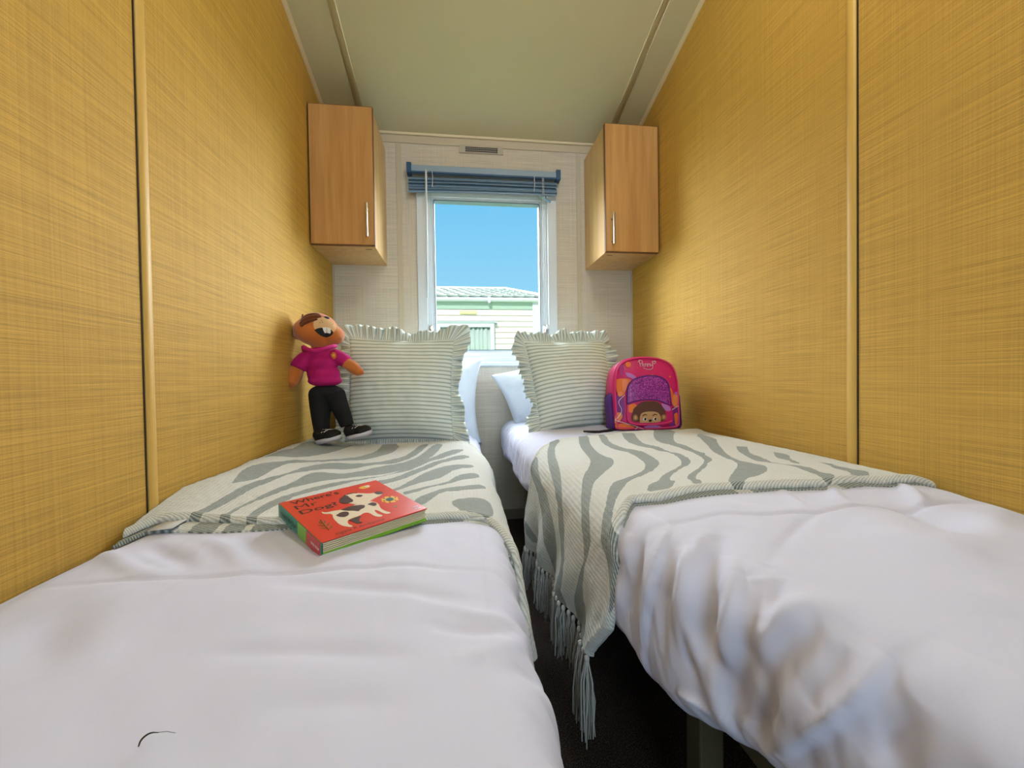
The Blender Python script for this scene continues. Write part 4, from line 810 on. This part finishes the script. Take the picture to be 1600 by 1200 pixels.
# trousers (y in the same close-up units: +1100)
bm=bmesh.new(); E(700,1330,250,120,160)
limb([tp(600,1350),tp(605,1550),tp(630,1750,-.01),tp(650,1960,-.015)],[mm(165),mm(150),mm(130),mm(105)])
limb([tp(820,1350),tp(900,1520,-.005),tp(985,1700,-.01),tp(1040,1850,-.01)],[mm(160),mm(135),mm(115),mm(100)])
merge(obj('trousers',bm,M_trs,toy),.0045,4)
def shoe(pts,rz,tag_):
    # pts: heel and toe
    a,b=pts; ax=(b-a); L=ax.length; ang=math.atan2(ax.z,ax.x)
    M=Matrix.Translation(a)@Matrix.Rotation(-ang,4,'Y')@Matrix.Rotation(-.35,4,'Z')
    bm=bmesh.new(); ell(bm,Vector((L*.30,0,rz*.25)),(L*.42,.030,rz)); ell(bm,Vector((L*.78,0,rz*.1)),(L*.30,.034,rz*.8)); ell(bm,Vector((L*.12,0,rz*.6)),(L*.24,.028,rz*.9)); 
    bmesh.ops.transform(bm,matrix=M,verts=bm.verts); o=merge(obj('shoe',bm,M_shoe,toy),.004,3)
    bm=bmesh.new(); n=28; R=[]
    for z0,sc in ((-rz*.62,.93),(-rz*.70,1.0),(-rz*.12,1.02),(-rz*.05,.9)):
        R.append([bm.verts.new(M@Vector((L*.5+L*.60*sc*math.cos(t),.037*sc*math.sin(t)*(1+.12*math.cos(t)),z0))) for t in [2*math.pi*i/n for i in range(n)]])
    for A,B in zip(R,R[1:]):
        for k in range(n): bm.faces.new((A[k],A[(k+1)%n],B[(k+1)%n],B[k]))
    bm.faces.new(R[0][::-1]); bm.faces.new(R[-1]); obj('sole',bm,M_sole,o,True)
    bm=bmesh.new()
    for i in range(3):
        x=L*(.30+.14*i); tube(bm,[M@Vector((x,-.022,rz*.85)),M@Vector((x+.004,0,rz*1.22-.002*i)),M@Vector((x+.008,.022,rz*.85))],.0014,5)
    obj('laces',bm,M_wht,o,True)
shoe((tp(620,2040,-.03),tp(950,1960,-.055)),.024,0)
shoe((tp(1060,1990,-.01),tp(1390,1900,-.035)),.024,1)
# ------------------------------------------------------------------ outside
M_sid=N('cream_siding',rgb(222,208,196),.6); 
sx=M_sid.n('ShaderNodeSeparateXYZ'); M_sid.l(M_sid.coord(),sx.inputs[0]); M_sid=M_sid.m
M_rf=mat('pale_green_roof_tile',rgb(140,152,140),.6); M_wt=mat('white_trim_outside',rgb(205,205,212),.5); M_gr=mat('grass',rgb(92,118,60),.95)
struct(box('ground',-30,30,YB+.2,40,-.75,-.70,M_gr))
YE=6.; cvn=empty('caravan',(-.8,YE+1.5,-.70),'cream clad static caravan with pale tiled roof seen outside through the window','caravan')
xr,xl=1.20,-3.4; ze=ZC+1.12; zg=-.70
box('wall',xl,xr,YE+.02,YE+3.,zg,ze,M_sid,cvn)
bm=bmesh.new(); z=ze-.115; n=0
while z>zg+.1:
    v=[bm.verts.new(q) for q in ((xl,YE+.006,z),(xr-.09,YE+.006,z),(xr-.09,YE-.008,z-.083),(xl,YE-.008,z-.083),(xl,YE+.02,z-.083),(xr-.09,YE+.02,z-.083),(xl,YE+.02,z),(xr-.09,YE+.02,z))]
    for f in ((0,1,2,3),(3,2,5,4),(6,7,1,0)): bm.faces.new([v[i] for i in f])
    z-=.0835
obj('cladding',bm,M_sid,cvn)
box('gutter_shade_band',xl,xr-.06,YE-.004,YE+.02,ze-.11,ze,mat('gutter_shade_green',rgb(160,180,162),.6),cvn)  # greenish band, shade under the gutter put into its colour
box('corner_post',xr-.10,xr,YE-.02,YE+.03,zg,ze,M_wt,cvn,bev=.005)
bm=bmesh.new(); tube(bm,[(xl,YE-.05,ze+.025),(xr+.06,YE-.05,ze+.025)],.034,10); bx(bm,xl,xr+.06,YE-.06,YE+.03,ze+.005,ze+.055); obj('gutter',bm,M_wt,cvn)
bm=bmesh.new(); bx(bm,.43,.47,YE-.10,YE-.01,ze-.03,ze+.06,.005); tube(bm,[(xr+.09,YE-.05,ze),(xr+.09,YE-.05,zg)],.025,8); obj('downpipe',bm,M_wt,cvn)
zr_=ze+.62; bm=bmesh.new()
E0=(xl,YE-.06,ze+.05);E1=(xr+.08,YE-.06,ze+.05);Rg1=(xr-.30,YE+1.65,ZC+1.655);Rg0=(xl,YE+1.65,ZC+1.655);B1=(xr+.08,YE+3.2,ze+.05);B0=(xl,YE+3.2,ze+.05)
V=[bm.verts.new(q) for q in (E0,E1,Rg1,Rg0,B1,B0)]
for f in ((0,1,2,3),(1,4,2),(4,5,3,2),(0,3,5),(0,5,4,1)): bm.faces.new([V[i] for i in f])
rf=obj('roof',bm,M_rf,cvn)
bm=bmesh.new()   # tile courses with a scalloped front
for r in range(6):
    t0=r/6; p0=Vector(E0).lerp(Vector(Rg0),t0); p1=Vector(E1).lerp(Vector(Rg1),t0); nx=int((p1.x-p0.x)/.16)
    q0_=Vector(E0).lerp(Vector(Rg0),t0+1/6+.02)
    for i in range(nx):
        x=p1.x-.16*(i+1); o_=.08 if r%2 else 0
        v=[(x+.004,p0.y-.01,p0.z+.045),(x+.156,p0.y-.01,p0.z+.030),(x+.156,q0_.y,q0_.z+.016),(x+.004,q0_.y,q0_.z+.018)]
        a=[bm.verts.new(k) for k in v]; b=[bm.verts.new((k[0],k[1],k[2]-.028)) for k in v]
        bm.faces.new(a); bm.faces.new(b[::-1])
        for k in range(4): bm.faces.new((a[k],a[(k+1)%4],b[(k+1)%4],b[k]))
obj('roof_tiles',bm,M_rf,rf)
bm=bmesh.new(); tube(bm,[Vector(Rg0)+Vector((0,0,.02)),Vector(Rg1)+Vector((0,0,.02)),Vector(E1)+Vector((0,0,.03))],.03,8); obj('ridge_cap',bm,M_wt,rf)
# its window with a pleated curtain
wx0,wx1,wz0,wz1=-.32,.52,ZC-.05,ZC+.80
wf=frame('window',wx0,wx1,wz0,wz1,.06,YE-.07,YE+.01,M_wt,cvn); 
box('window_glass',wx0+.05,wx1-.05,YE-.058,YE-.054,wz0+.05,wz1-.05,M_glass,wf)
X=[];
for z in (wz0+.05,wz1-.05): X.append([(wx0+.05+(wx1-wx0-.1)*i/120,YE-.030+.012*math.sin(i*.62+.6*math.sin(i*.2)),z) for i in range(121)])
grid_mesh('curtain',np.array(X),mat('pale_curtain',rgb(176,188,176),.9),wf,solid=.002)
box('window_hood',wx0-.03,wx1+.04,YE-.08,YE,wz1,wz1+.025,mat('grey_hood',rgb(176,184,182),.6),wf)
box('wall_vent',.02,.27,YE-.03,YE,ze-.185,ze-.135,mat('yellow_vent',rgb(226,214,150),.6),cvn,bev=.01)
# ------------------------------------------------------------------ light
w=bpy.data.worlds.new('sky'); SC.world=w; w.use_nodes=True; nt=w.node_tree; bg=nt.nodes['Background']
tc=nt.nodes.new('ShaderNodeTexCoord'); sp_=nt.nodes.new('ShaderNodeSeparateXYZ'); rp=nt.nodes.new('ShaderNodeValToRGB')
nt.links.new(tc.outputs['Generated'],sp_.inputs[0]); nt.links.new(sp_.outputs[2],rp.inputs[0]); nt.links.new(rp.outputs[0],bg.inputs[0])
e=rp.color_ramp.elements; e[0].position=.10; e[0].color=rgb(160,220,248); e[1].position=.42; e[1].color=rgb(112,196,240)
bg.inputs[1].default_value=.95
def lamp(kind,name,loc_,rot,en,col,**k):
    l=bpy.data.lights.new(name,kind); l.energy=en; l.color=col
    for a,v in k.items(): setattr(l,a,v)
    o=bpy.data.objects.new(name,l); COL.objects.link(o); o.location=loc_; o.rotation_euler=rot; return o
def aim(o,d): o.rotation_euler=Vector(d).to_track_quat('-Z','Y').to_euler()
s=lamp('SUN','sunlight',(0,-5,8),(0,0,0),3.2,(1,.95,.92),angle=.01); aim(s,(.25,.75,-.62))
s=lamp('SUN','skylight_boost',(0,6,8),(0,0,0),48.0,(.84,.93,1.0),angle=2.2); aim(s,(.0,-.90,-.42))  # added wide sun that boosts the skylight through the window
s=lamp('AREA','doorway_fill',(.05,Y0-.1,1.25),(0,0,0),16,(.62,.82,1.0),shape='RECTANGLE',size=.8,size_y=1.7); aim(s,(0,1,0))  # added area lamp in the doorway, fill from behind the camera
# ceiling light fitting just behind the camera
cl=empty('ceiling_light',(.38,.44,ceilz(.44)),'round white ceiling light fitting','light')
M_em=N('lamp_diffuser',rgb(255,240,210),.5,Emission_Color=(1,.88,.66,1),Emission_Strength=1.0).m
bm=bmesh.new(); ell(bm,Vector((.38,.44,ceilz(.44)-.03)),(.12,.12,.04)); obj('diffuser',bm,M_em,cl,True)
lamp('POINT','ceiling_lamp',(.38,.44,ceilz(.44)-.15),(0,0,0),14.5,(.97,.98,1.0),shadow_soft_size=.10)
SC.view_settings.view_transform='Standard'; SC.view_settings.look='None'; SC.view_settings.exposure=0.12; SC.view_settings.gamma=1; SC.view_settings.use_curve_mapping=False
SC.cycles.max_bounces=8; SC.cycles.diffuse_bounces=2; SC.cycles.transparent_max_bounces=8
GR={'single_bed':'single beds along both walls','duvet':'white duvets on the beds','throw_blanket':'striped throws across the beds','pillow':'white pillows at the window end','striped_cushion':'striped ruffled cushions on the beds','wall_cabinet':'beech wall cabinets beside the window'}
for o in SC.objects:
    if 'category' in o:
        k=o.name.split('.')[0]
        if k in GR: o['group']=GR[k]
